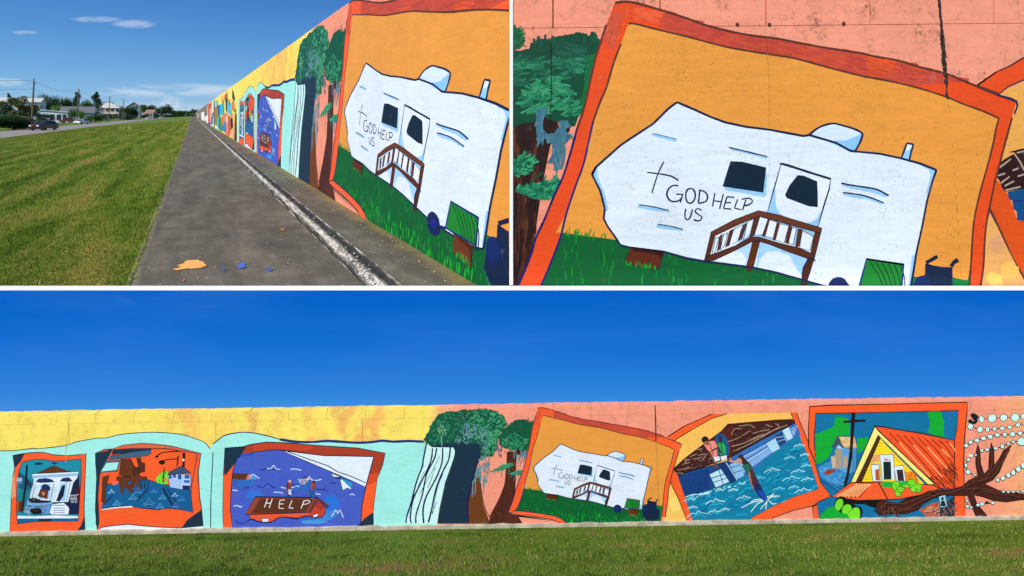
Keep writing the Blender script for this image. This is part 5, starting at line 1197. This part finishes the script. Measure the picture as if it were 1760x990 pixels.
k_ = X0 > XR_; Dv = Dv[k_]; X0 = X0[k_]; n = len(Dv)
P = np.c_[X0 + DIR*Dv, Dv, -RD*(X0-XL)/(XR_-XL) - .014]
clump = np.clip(.85 + .7*np.array([noise.noise(Vector((x_*4.5, d_*3.0, 1.1))) + .5*noise.noise(Vector((x_*14, d_*9, 5.1))) for x_, d_ in zip(X0, Dv)]), .2, 1.8)
blades('grass', P, rng.uniform(.016, .038, n)*(1 + Dv/55)*clump, rng.uniform(.0032, .006, n)*(1 + Dv/8), gU, .9, label='long mown lawn sloping from the path down to the road', cat='grass', kind='stuff')
n = 5200
Dv = 4.38 * (10.0 ** rng.random(n)); X0 = XL + rng.normal(-.01, .022, n)
blades('grass_tufts', np.c_[X0 + DIR*Dv, Dv, np.full(n, -.012)], rng.uniform(.02, .06, n)*(1 + Dv/45), rng.uniform(.004, .008, n)*(1 + Dv/8), gU, 1.3, label='ragged grass creeping over the pale edge of the path', cat='grass', kind='stuff')
asph = simple('asphalt', (148, 142, 130), .92, .15, .6)
def sheet(name, X0a, X0b, D0, D1, z, mat, n_=24):
    vs = []
    for i in range(n_+1):
        D_ = D0 * (D1/D0)**(i/n_); vs += [strip_pt(X0a, D_, z), strip_pt(X0b, D_, z)]
    return mesh(name, vs, [(2*i+1, 2*i, 2*i+2, 2*i+3) for i in range(n_)], [mat])
add_obj('road', sheet('road', XR_ + .02, XF, 40, 900, -RD - .012, asph), kind='structure')
land = grass_mat('far_land', (66, 90, 28), (104, 126, 44), (140, 134, 70), .1, .05, 0, .25, 0)
add_obj('ground', mesh('ground', [(-4000, 4.4, -RD-.08), (4000, 4.4, -RD-.08), (4000, 6000, -RD-.08), (-4000, 6000, -RD-.08)], [(0, 1, 2, 3)], [land]), kind='structure')
# bleached strokes on the lawn near the road
def lawnpt(px, row):
    # intersect the ray with the sloping lawn
    lo, hi_ = 20.0, 600.0
    for _ in range(60):
        D_ = (lo + hi_)/2; x0 = at(px, D_) - DIR*D_
        if zz(row, D_) > uz(max(XR_, min(XL, x0))): lo = D_
        else: hi_ = D_
    return Vector((at(px, D_), D_, zz(row, D_) + .02))
vs = []; fs = []; mk = lambda x, y: lawnpt(190 + x/24.75, 195 + y/24.75)
for seg in ([(425,490),(410,670)],[(660,495),(520,665)],[(530,662),(650,658)],[(650,600),(700,612)],[(740,470),(790,630)],[(820,450),(830,650)],[(790,640),(835,650)]):
    for (a, c) in zip(seg[:-1], seg[1:]):
        A, B_ = mk(*a), mk(*c); d = (B_ - A); s_ = Vector((-d.y, d.x, 0)).normalized() * (.16 if abs(a[0]-c[0]) > 60 else .12)
        if abs(d.x) < abs(d.y)*.5 or True: s_ = Vector((s_.x, s_.y*1.0, 0))
        b0 = len(vs); vs += [A - s_, A + s_, B_ + s_, B_ - s_]; fs.append((b0, b0+1, b0+2, b0+3))
add_obj('lawn_marking', mesh('lawn_marking', vs, fs, [simple('bleached_grass', (150, 168, 84), .9, .2, 2)]), kind='structure')

# ------------------------------------------------------------------ houses across the road
white_w = simple('white_siding', (206, 216, 222), .7, .08, 1); blue_w = simple('pale_blue_siding', (170, 190, 200), .7, .08, 1)
tin = simple('tin_roof', (206, 200, 186), .5, .1, 1.2); grey_rf = simple('grey_shingle', (112, 112, 116), .9, .12, 1.5)
beige_w = simple('beige_siding', (172, 168, 150), .8, .1, 1); slate_w = simple('slate_siding', (136, 152, 160), .8, .1, 1)
pinkrf = simple('faded_red_roof', (150, 116, 98), .9, .12, 1); glass = simple('dark_glass', (34, 46, 56), .15, .05, 1, spec=.6); trim = simple('white_trim', (224, 226, 222), .6, .03, 1)
GZ = -RD - .08
def house(label, D, pL, pR, row_eave, row_ridge, th, dep, wall, roof, kind='side', windows=(), porch=None, lines=0):
    """front right corner stands at picture-plane bearing pR, distance D; th turns the front about the vertical"""
    th = math.radians(th); ux, uy = math.cos(th), math.sin(th); nx, ny = -uy, ux
    XR2 = at(pR, D); kk = (pL - CX)/FPX
    wdt = (XR2 - kk*D) / (ux - kk*uy)
    he = zz(row_eave, D) - GZ; hr = zz(row_ridge, D) - GZ
    o = thing('house', label, 'house', (XR2 - wdt*ux, D - wdt*uy, GZ), th)
    m = MB()
    if kind == 'front':
        m.add([(0,0,0),(wdt,0,0),(wdt,0,he),(wdt/2,0,hr),(0,0,he),(0,dep,0),(wdt,dep,0),(wdt,dep,he),(wdt/2,dep,hr),(0,dep,he)],
              [(0,1,2,3,4),(9,8,7,6,5),(1,6,7,2),(5,0,4,9)])
    elif kind == 'side':
        m.add([(0,0,0),(wdt,0,0),(wdt,0,he),(0,0,he),(0,dep,0),(wdt,dep,0),(wdt,dep,he),(0,dep,he),(0,dep/2,hr),(wdt,dep/2,hr)],
              [(0,1,2,3),(7,6,5,4),(1,5,6,9,2),(4,0,3,8,7)])
    else: m.box(0, wdt, 0, dep, 0, he)
    m.build('wall', wall, o)
    ov = .4; r = MB(); tk = .14
    def plate(q):
        v = [Vector(p_) for p_ in q]; nrm_ = (v[1]-v[0]).cross(v[2]-v[0]).normalized()
        if nrm_.z < 0: nrm_ = -nrm_
        n_ = len(v); r.add([p_ + nrm_*.02 for p_ in v] + [p_ + nrm_*(.02+tk) for p_ in v], [tuple(range(n_)), tuple(range(2*n_-1, n_-1, -1))] + [(i, (i+1) % n_, (i+1) % n_+n_, i+n_) for i in range(n_)])
    if kind == 'front':
        sl = (hr-he)/(wdt/2)
        plate([(-ov,-ov,he-ov*sl),(wdt/2,-ov,hr),(wdt/2,dep+ov,hr),(-ov,dep+ov,he-ov*sl)]); plate([(wdt/2,-ov,hr),(wdt+ov,-ov,he-ov*sl),(wdt+ov,dep+ov,he-ov*sl),(wdt/2,dep+ov,hr)])
    elif kind == 'side':
        sl = (hr-he)/(dep/2)
        plate([(-ov,-ov,he-ov*sl),(wdt+ov,-ov,he-ov*sl),(wdt+ov,dep/2,hr),(-ov,dep/2,hr)]); plate([(-ov,dep/2,hr),(wdt+ov,dep/2,hr),(wdt+ov,dep+ov,he-ov*sl),(-ov,dep+ov,he-ov*sl)])
    elif kind == 'shed':
        plate([(-ov,-ov,hr),(wdt+ov,-ov,he-.1),(wdt+ov,dep+ov,he-.1),(-ov,dep+ov,hr)])
    else:
        a_ = wdt*.16
        plate([(-ov,-ov,he),(wdt+ov,-ov,he),(wdt-dep*.45,dep/2,hr),(a_,dep/2,hr)]); plate([(wdt+ov,-ov,he),(wdt+ov,dep+ov,he),(wdt-dep*.45,dep/2,hr)]); plate([(-ov,dep+ov,he),(-ov,-ov,he),(a_,dep/2,hr)]); plate([(wdt+ov,dep+ov,he),(-ov,dep+ov,he),(a_,dep/2,hr),(wdt-dep*.45,dep/2,hr)])
    ro = r.build('roof', roof, o)
    for (fu, z, w_, h_, side) in windows:
        f_ = MB(); g_ = MB()
        if side == 'f':
            x = fu*wdt
            f_.box(x-w_/2-.1, x+w_/2+.1, -.06, -.005, z-.1, z+h_+.1); g_.box(x-w_/2, x+w_/2, -.08, -.062, z, z+h_)
        else:
            y = fu*dep
            f_.box(wdt+.005, wdt+.06, y-w_/2-.1, y+w_/2+.1, z-.1, z+h_+.1); g_.box(wdt+.062, wdt+.08, y-w_/2, y+w_/2, z, z+h_)
        wn = f_.build('window', trim, o); g_.build('pane', glass, wn)
    if porch:
        x0, x1, zt, dpp = porch
        q = MB(); q.add([(x0*wdt,-dpp,zt-.5),(x1*wdt,-dpp,zt-.5),(x1*wdt,0,zt),(x0*wdt,0,zt),(x0*wdt,-dpp,zt-.38),(x1*wdt,-dpp,zt-.38),(x1*wdt,0,zt+.12),(x0*wdt,0,zt+.12)],[(3,2,1,0),(4,5,6,7),(0,1,5,4),(1,2,6,5),(3,0,4,7)]); q.build('porch_roof', roof, o)
        for i in range(4):
            x = (x0 + (x1-x0)*(.03+.94*i/3))*wdt; q = MB(); q.box(x-.09, x+.09, -dpp+.1, -dpp+.28, 0, zt-.47); q.build('porch_post', trim, o)
        q = MB(); q.box(x0*wdt, x1*wdt, -dpp, -.01, 0, .5); q.build('porch_floor', beige_w, o)
    return o
house('two storey white house with pale metal roof behind the leaning tree', 216, -6, 69, 175.5, 168.6, 30, 9, white_w, tin, 'side', windows=((.3,5.2,1.2,1.6,'f'),(.55,5.2,1.2,1.6,'f'),(.85,5.2,1.2,1.6,'f'),(.35,5.0,1.1,1.7,'r')))
house('low white cottage with sloping roof behind the parked maroon car', 200, 56, 117, 193, 188.5, 24, 6, white_w, simple('pale_green_trim', (176, 196, 190), .6, .1, 1), 'shed', windows=((.18,1.2,1.0,1.6,'f'),(.55,.9,1.4,2.2,'f'),(.74,.9,1.4,2.2,'f'),(.90,.9,1.2,2.2,'f'),(.5,1.0,1.2,1.6,'r')))
house('long low house with grey shingle roof behind the trees', 236, 104, 162, 194, 183.5, 37, 12, blue_w, grey_rf, 'side', windows=((.3,1,1.2,1.5,'f'),(.6,1,1.2,1.5,'f'),(.8,1,1.2,1.5,'f')))
house('two storey beige house with pale hipped roof and porch', 322, 173.5, 206, 186, 176.8, 30, 12, beige_w, tin, 'hip', windows=((.35,5.0,1.6,1.6,'f'),(.6,5.0,1.6,1.6,'f'),(.85,5.0,1.4,1.6,'f')), porch=(0,1,4.0,3))
house('slate blue gabled house with small attic window', 430, 217, 242, 184, 176.2, 33, 14, slate_w, grey_rf, 'front', windows=((.72,8.6,1.3,1.8,'f'),(.3,4.4,1.4,2.0,'f'),(.7,4.4,1.4,2.0,'f'),(.3,1,1.4,2.0,'f'),(.7,1,1.4,2.0,'f')))
house('small pale house with faded red roof at far end of the road', 500, 248, 263, 195, 188.6, 10, 10, beige_w, pinkrf, 'side', windows=((.25,1.2,1.4,2.2,'f'),(.5,1.2,1.4,2.2,'f'),(.78,1.2,1.4,2.2,'f')))

# ------------------------------------------------------------------ poles and wires
wood = simple('pole_wood', (112, 98, 80), .9, .15, 2); dkmetal = simple('dark_metal', (60, 60, 62), .5, .05, 2)
pl = [(54.2, 219.8, 58.6, 135.6, 'tall leaning wooden utility pole beside the dark hedge'), (131.8, 212.3, 135.6, 152.2, 'wooden utility pole standing behind the white car'),
      (186.8, 207.8, 188.6, 165.0, 'wooden utility pole in front of the hipped roof house'), (211, 206.6, 212.6, 170.2, 'wooden utility pole in front of the round dark tree'),
      (230, 205, 231, 174.8, 'wooden utility pole in front of the slate blue gable'), (241, 204.3, 241.6, 178.5, 'pale utility pole right of the slate blue gable'),
      (276, 203.4, 276.7, 182.5, 'distant utility pole beyond the small red roofed house'), (319, 202, 319.4, 182.5, 'farthest utility pole close to the end of the path')]
tops = []
for i, (bx_, br_, tx_, tr_, lb) in enumerate(pl):
    D_ = FPX*(EYE+RD)/(br_-HZ); b0 = Vector((at(bx_, D_), D_, -RD-.1)); t0 = Vector((at(tx_, D_), D_, zz(tr_, D_)))
    o = thing('utility_pole', lb, 'pole', tuple(b0), group=None); h_ = t0 - b0
    m = MB(); m.tube((0,0,0), h_, .20, .13, 8); m.build('pole', wood, o)
    a_ = h_ * .88
    m = MB(); m.tube(a_, a_ + Vector((.9, -.9, .25)), .03, .025, 6); m.build('lamp_arm', dkmetal, o)
    m = MB(); m.box(a_.x+.75, a_.x+1.35, a_.y-1.05, a_.y-.85, a_.z+.16, a_.z+.32); m.build('lamp_head', dkmetal, o)
    for dz in (.97, .90):
        m = MB(); q = h_*dz; m.tube(q + Vector((.12,0,0)), q + Vector((.28,0,.0)), .05, .05, 6); m.build('insulator', trim, o)
    tops.append(b0 + h_*.97)
allp = [Vector((-150, 78, tops[0].z + 1.0))] + tops
for i in range(len(allp) - 1):
    for dz, lb in ((0, 'upper'), (-1.9, 'lower')):
        A, B_ = allp[i] + Vector((0,0,dz)), allp[i+1] + Vector((0,0,dz)); m = MB(); prev = A
        for k_ in range(1, 11):
            t = k_/10; q = A.lerp(B_, t) - Vector((0, 0, 4*t*(1-t)*(.02*(B_-A).length))); m.tube(prev, q, .028, .028, 4, caps=False); prev = q
        nm = 'the left frame edge and the tall leaning pole' if i == 0 else None
        lab = ('%s wire strung between %s' % (lb, nm)) if nm else '%s wire strung from the %s utility pole' % (lb, ['', 'tall leaning', 'second', 'third', 'fourth', 'fifth', 'sixth', 'seventh', 'eighth'][i])
        m.build('power_line', dkmetal, label=lab, cat='wire', group='power lines between the utility poles')

# ------------------------------------------------------------------ vehicles
tyre = simple('tyre', (26, 26, 28), .85, .1, 10); rim = simple('rim', (150, 152, 156), .35, .05, 5, .8); lampm = simple('headlamp', (220, 222, 226), .2, .02, 3, spec=.7); redm = simple('tail_lamp', (150, 20, 18), .3, .05, 3)
def car_paint(n_, rgb): return simple(n_, rgb, .28, .03, 1, .1, .6)
def car(label, px, row, head, rgb, kind='suv', group=None, sc=1.0):
    D_ = FPX*(EYE+RD)/(row-HZ); L_, Wd, Hh = {'suv': (4.7, 1.9, 1.72), 'sedan': (4.7, 1.82, 1.45), 'truck': (5.4, 1.95, 1.85)}[kind]
    o = thing('parked_car', label, 'car', (at(px, D_), D_, -RD - .01 if kind != 'x' else GZ), math.radians(head), group); o.scale = (sc,)*3
    pnt = car_paint('car_paint', rgb)
    prof = {'suv': ([(-2.3,.4),(-2.32,.95),(-2.2,1.1),(-1.2,1.15),(-.9,1.15),(2.2,1.12),(2.32,.9),(2.32,.4)], [(-1.15,1.13),(-.45,1.66),(.4,1.72),(1.75,1.68),(2.22,1.1)]),
            'sedan': ([(-2.3,.35),(-2.33,.72),(-2.1,.86),(-1.0,.96),(1.6,1.0),(2.25,.95),(2.33,.7),(2.3,.35)], [(-1.1,.95),(-.35,1.38),(.3,1.45),(1.0,1.4),(1.9,.98)]),
            'truck': ([(-2.65,.5),(-2.68,1.0),(-2.5,1.12),(-1.5,1.2),(2.6,1.2),(2.68,1.1),(2.68,.5)], [(-1.5,1.18),(-.9,1.8),(-.1,1.85),(.5,1.8),(.75,1.18)])}[kind]
    def loft(prof_, ws, zs=None):
        m = MB(); n_ = len(prof_); rows = [(-ws[0], .0), (-ws[0]*.97, 0), (0, 0)]
        vs_ = []
        for s_, k2 in ((-1, 0.94), (-1, 1.0), (1, 1.0), (1, 0.94)):
            for (y, z) in prof_:
                t = (z - prof_[0][1]) / (max(p_[1] for p_ in prof_) - prof_[0][1] + 1e-6); w_ = ws[0] + (ws[1]-ws[0])*t
                yy_ = y*(.985 if k2 < 1 else 1.0); vs_.append((s_*(w_ if k2 < 1 else w_*.93), y*(1.0 if k2 == 1 else .985), z - (0 if k2 == 1 else .03)))
        # two side skins (inset profile) and a crowned middle
        order = [0, 1, 2, 3]
        fs_ = [tuple(range(n_)), tuple(reversed(range(3*n_, 4*n_)))]
        for a_ in range(3):
            for i in range(n_):
                j_ = (i+1) % n_; fs_.append((a_*n_+i, (a_+1)*n_+i, (a_+1)*n_+j_, a_*n_+j_))
        m.add(vs_, fs_); return m
    body = loft(prof[0], (Wd/2, Wd/2*.93)).build('body', pnt, o)
    cab = loft(prof[1], (Wd/2*.92, Wd/2*.72)).build('cabin_glass', glass, o)
    q = prof[1]; m = MB(); a_, b_ = q[1], q[-2]; m.box(-Wd/2*.70, Wd/2*.70, a_[0]+.08, b_[0]-.05, max(a_[1], b_[1])-.03, Hh+.015); m.build('roof', pnt, o)
    for i in (1, len(q)//2):
        for s_ in (-1, 1):
            m = MB(); m.tube((s_*Wd/2*.9, q[min(i, len(q)-2)][0]+(.5 if i > 1 else -.6), prof[0][3][1]), (s_*Wd/2*.70, q[min(i, len(q)-2)][0]+(.2 if i > 1 else .05), Hh-.04), .045, .04, 5); m.build('pillar', pnt, o)
    for y in (-L_*.31, L_*.30):
        for s_ in (-1, 1):
            m = MB(); m.tube((s_*(Wd/2-.2), y, .34), (s_*(Wd/2+.01), y, .34), .34, .34, 16); wh = m.build('wheel', tyre, o)
            m = MB(); m.tube((s_*(Wd/2+.012), y, .34), (s_*(Wd/2+.025), y, .34), .2, .17, 12); m.build('rim', rim, wh)
    for s_ in (-1, 1):
        m = MB(); m.box(s_*Wd*.34-.2, s_*Wd*.34+.2, prof[0][1][0]-.02, prof[0][1][0]+.2, prof[0][1][1]-.18, prof[0][1][1]+.02); m.build('headlight', lampm, o)
        m = MB(); m.box(s_*Wd*.40-.12, s_*Wd*.40+.12, -prof[0][1][0]-.2, -prof[0][1][0]+.03, prof[0][1][1]-.25, prof[0][1][1]); m.build('tail_light', redm, o)
        m = MB(); m.box(s_*(Wd/2+.02)-.09, s_*(Wd/2+.02)+.09, prof[1][0][0]+.35, prof[1][0][0]+.5, prof[1][0][1]+.02, prof[1][0][1]+.18); m.build('mirror', pnt, o)
    m = MB(); m.box(-.55, .55, prof[0][1][0]-.03, prof[0][1][0]+.1, .5, prof[0][1][1]-.22); m.build('grille', simple('grille', (24, 24, 26), .6), o)
    m = MB(); m.box(-.85, .85, prof[0][0][0]-.07, prof[0][0][0]+.2, .34, .52); m.build('bumper', pnt if kind != 'truck' else rim, o)
    return o
car('maroon suv with blue grey roof on the road beside the dark hedge', 75.5, 223.6, 5, (62, 26, 32), 'suv', sc=1.0)
car('low white sedan at the near kerb of the far lawn', 139.8, 213.2, 12, (232, 234, 236), 'sedan', sc=1.05)
car('dull red pickup truck parked beside the white cottage', 119.5, 211.3, -60, (120, 60, 54), 'truck', sc=1.0)
car('silver sedan half hidden behind the round green shrub', 179, 206.9, -70, (190, 196, 200), 'sedan', sc=1.0)
car('distant white car left of the grey van', 255.5, 204.6, 5, (214, 218, 222), 'sedan', sc=1.0)
car('distant grey suv in the middle of the row at the road end', 264.5, 204.9, 5, (134, 142, 152), 'suv', sc=1.1)
car('distant pale car farthest along the road', 278.6, 203.3, 5, (206, 208, 210), 'sedan', sc=1.0)

# ------------------------------------------------------------------ trees and shrubs
def leaf_mat(name, a, b_, c_):
    m, N, b = mat_new(name); gi = N.add('ShaderNodeNewGeometry')
    t = N.add('ShaderNodeTexCoord'); n_ = N.noise(t.outputs['Object'], 1.1, 3)
    f = N.math('ADD', N.math('MULTIPLY', gi.outputs['Random Per Island'], .6), N.math('MULTIPLY', n_, .4))
    N.link(N.ramp(f, [(.15, lin(a)), (.5, lin(b_)), (.85, lin(c_))]), b.inputs['Base Color']); b.inputs['Roughness'].default_value = .7; b.inputs['Specular IOR Level'].default_value = .15
    return m
bark = simple('bark', (84, 66, 50), .95, .25, 5)
lm = {'dark': leaf_mat('leaf_dark', (26, 50, 24), (42, 72, 32), (66, 96, 42)), 'mid': leaf_mat('leaf_mid', (36, 66, 24), (60, 98, 34), (92, 128, 48)),
      'light': leaf_mat('leaf_light', (66, 104, 36), (98, 140, 50), (128, 162, 66)), 'olive': leaf_mat('leaf_olive', (58, 68, 34), (90, 96, 50), (120, 116, 72)), 'blue': leaf_mat('leaf_blue', (26, 46, 34), (44, 70, 50), (66, 92, 64))}
def crown_mesh(shape, nl, seed, size):
    rd = random.Random(seed); lobes = []
    if shape == 'cone':
        for i in range(26):
            z = .08 + .9*i/26; r = .42*(1-z)**.8 + .05; t = rd.uniform(0, 6.28); lobes.append((r*.55*math.cos(t), r*.55*math.sin(t), z, r*.75, r*.6*.35+.04))
    elif shape == 'round':
        for i in range(20):
            t = rd.uniform(0, 6.28); e = rd.uniform(-.3, 1); r = rd.uniform(.1, .30); lobes.append((r*math.cos(t), r*math.sin(t), .50+.30*e, rd.uniform(.15, .26), rd.uniform(.14, .22)))
    elif shape == 'bush':
        for i in range(20):
            t = rd.uniform(0, 6.28); r = rd.uniform(.05, .38); lobes.append((r*math.cos(t), r*math.sin(t), rd.uniform(.12, .76), rd.uniform(.16, .26), rd.uniform(.14, .24)))
    else:
        for i in range(12):
            t = rd.uniform(0, 6.28); r = rd.uniform(.08, .42); lobes.append((r*math.cos(t), r*math.sin(t), rd.uniform(.35, .9), rd.uniform(.09, .18), rd.uniform(.07, .14)))
    vs_ = []; fs_ = []
    for i in range(nl):
        lx, ly, lz, lr, lh = rd.choice(lobes)
        d = Vector((rd.gauss(0, 1), rd.gauss(0, 1), rd.gauss(0, 1))).normalized() * (rd.random()**.33)
        p_ = Vector((lx + d.x*lr, ly + d.y*lr, lz + d.z*lh)); s_ = size*rd.uniform(.5, 1.3)
        n_ = Vector((rd.gauss(0, 1), rd.gauss(0, 1), rd.gauss(0, 1) + .8)).normalized(); t1 = n_.orthogonal().normalized(); t2 = n_.cross(t1)
        a_ = rd.uniform(0, 6.28); u_ = t1*math.cos(a_) + t2*math.sin(a_); v_ = n_.cross(u_)
        b = len(vs_); vs_ += [p_ - u_*s_, p_ + v_*s_*.5, p_ + u_*s_, p_ - v_*s_*.5]; fs_.append((b, b+1, b+2, b+3))
    return vs_, fs_, lobes
CM = {}
def tree(label, px, rowb, rowt, wpx, shape, leaf, D_=None, group=None, name=None, nl=2600, seed=0, size=.028, drop=None):
    D_ = D_ or FPX*(EYE+RD)/(rowb-HZ); zt = zz(rowt, D_) - GZ; wd = wpx*D_/FPX
    key = (shape, leaf, seed, nl)
    if key not in CM:
        v_, f_, lb = crown_mesh(shape, nl, seed*7+1, size); me = mesh('crown', v_, f_, [lm[leaf]])
        t = MB(); t.tube((0,0,-.02), (.01,.01,.42), .028, .018, 7)
        for (lx, ly, lz, lr, lh) in lb[::2]: t.tube((.01,.01,min(.38, lz*.6)), (lx, ly, lz), .010, .004, 5)
        CM[key] = (me, mesh('trunk', t.v, t.f, [bark]))
    nm = name or {'cone': 'conifer_tree', 'round': 'broadleaf_tree', 'bush': 'shrub', 'loose': 'broadleaf_tree'}[shape]
    o = thing(nm, label, 'shrub' if shape == 'bush' else 'tree', (at(px, D_), D_, GZ), random.Random(seed*31+int(px)).uniform(0, 6), group)
    sx = wd/.74 if shape != 'cone' else wd/.62; sz = zt/.99
    c = add_obj('crown', CM[key][0], o); c.scale = (sx, sx, sz); t = add_obj('trunk' if shape != 'bush' else 'stems', CM[key][1], o); t.scale = (sx, sx, sz)
    return o
T = tree
T('dense dark hedge at the far left beside the road', 24, 222.5, 194, 62, 'bush', 'dark', seed=1, nl=9000, size=.022)
T('second dark bush in front of the leaning pole', 40, 221.5, 199, 30, 'bush', 'dark', seed=12, nl=5000, size=.025)
T('brighter green shrub standing for the sunlit top of the dark hedge', 12, 220, 192, 30, 'bush', 'mid', seed=2, nl=4000, D_=135)  # hedge's sunlit top put into a separate shrub's brighter leaf colour
T('loose reddish green tree leaning over the dark hedge', 31, 219, 162, 40, 'loose', 'olive', seed=3, nl=3600, D_=150, size=.03)
T('grey green tree between the hedge tree and the pole', 52, 214, 176, 26, 'round', 'blue', seed=4, nl=3000, D_=160)
T('grey leafed tree at the left edge in front of the white house', 10, 214, 178, 26, 'round', 'blue', seed=5, nl=3000, D_=165)
T('broad dark shrub directly behind the maroon suv', 77, 212.5, 192.5, 27, 'bush', 'blue', seed=6, nl=3600, D_=160)
T('small pointed conifer at the far left behind the white house', 15, 205, 160.5, 13, 'cone', 'dark', seed=1, D_=300)
T('wide dark tree crown behind the ridge of the white house', 64, 205, 159.5, 30, 'round', 'dark', seed=7, D_=330)
T('dark tree right of the white house gable', 88, 205, 161, 24, 'round', 'dark', seed=8, D_=320)
T('light green tree behind the low white cottage', 98, 208, 178.5, 17, 'round', 'light', seed=9, D_=250)
for i, (x, rt, w_, lb) in enumerate(((82, 170, 16, 'dark tree low beside the gable'), (105, 167, 14, 'dark tree above the left end of the grey roof'), (111, 166, 11, 'narrow dark tree above the grey roof'), (118, 164, 12, 'second narrow dark tree above the grey roof'), (125, 166, 12, 'dark tree left of the second pole'), (147, 168, 14, 'green tree between the second pole and the conifer'), (155, 172, 12, 'low green tree left of the conifer'))):
    T(lb, x, 205, rt, w_, 'round', 'dark' if i != 5 else 'mid', seed=10+i % 3, D_=300+i*7)
T('tall pointed dark tree behind the second pole', 133, 205, 158.5, 17, 'cone', 'dark', seed=2, D_=285)
T('bright loose tree in front of the grey roof', 128, 211, 183, 15, 'round', 'mid', seed=14, D_=200)
T('leafy sapling right of the second pole', 139, 210.5, 188, 13, 'round', 'light', seed=15, D_=190)
T('tall dark conifer left of the hipped roof house', 164.5, 207, 157.8, 19, 'cone', 'dark', seed=3, D_=260, nl=3600)
T('round bright green shrub behind the white sedan', 163, 210, 195.5, 21, 'bush', 'mid', seed=16, D_=196, nl=4000)
T('low light green shrub left of the round shrub', 151, 210.5, 199, 14, 'bush', 'light', seed=17, D_=200)
T('dark hedge in front of the hipped roof house', 187, 206, 194.5, 30, 'bush', 'dark', seed=18, D_=300)
T('small tree showing above the hipped roof', 184, 204, 171.5, 16, 'round', 'dark', seed=19, D_=380)
T('large round dark tree right of the hipped roof house', 219, 206, 182, 28, 'round', 'dark', seed=20, D_=300, nl=4200)
T('small dark tree under the slate gable', 232, 205, 190, 10, 'round', 'dark', seed=21, D_=330)
T('dark undergrowth below the large round tree', 219, 206.4, 194, 26, 'bush', 'dark', seed=26, D_=296)
T('dark tree behind the fourth pole', 205, 204, 180.5, 12, 'round', 'mid', seed=22, D_=420)
for i, (x, rt, w_, D_, lb) in enumerate(((246, 178, 9, 520, 'pointed dark tree right of the slate gable'), (254, 180, 14, 540, 'round far tree above the red roof'), (262, 179, 14, 560, 'second far tree above the red roof'), (270, 184, 14, 560, 'far tree right of the red roof'), (286, 178.5, 17, 600, 'tallest far tree below the white cloud'), (278, 187, 16, 560, 'low far tree left of the tallest one'), (296, 188.5, 16, 620, 'low far tree right of the tallest one'), (304, 190, 16, 660, 'far tree toward the end of the path'), (314, 189.5, 16, 700, 'far tree near the last pole'), (324, 190, 15, 720, 'far tree at the vanishing end of the path'), (334, 186.5, 12, 740, 'far dark tree where the path ends'), (343, 190, 14, 760, 'far tree behind the end of the wall'))):
    T(lb, x, 201, rt, w_, 'round', 'dark' if i % 3 else 'mid', seed=23 + i % 3, D_=D_, nl=1800, size=.04)
for i, x in enumerate((250, 268, 284, 298, 310, 322, 333)):
    T('low scrub below the far trees, %s' % ['left of the small red roofed house', 'right of the distant cars', 'under the tallest far tree', 'right of the tallest far tree', 'left of the last pole', 'right of the last pole', 'at the end of the path'][i], x, 203, 195.5, 17, 'bush', 'dark', seed=27, D_=480+i*25, nl=1800, size=.04)
tip = T('dark green tree tip above the right end of the full length mural', 1754, 0, 683.5, 12, 'bush', 'dark', seed=28, D_=4.18, nl=500, size=.06)
tip.location.z = zz(694, 4.18)
for ch in tip.children: ch.scale = (.11, .05, .07)
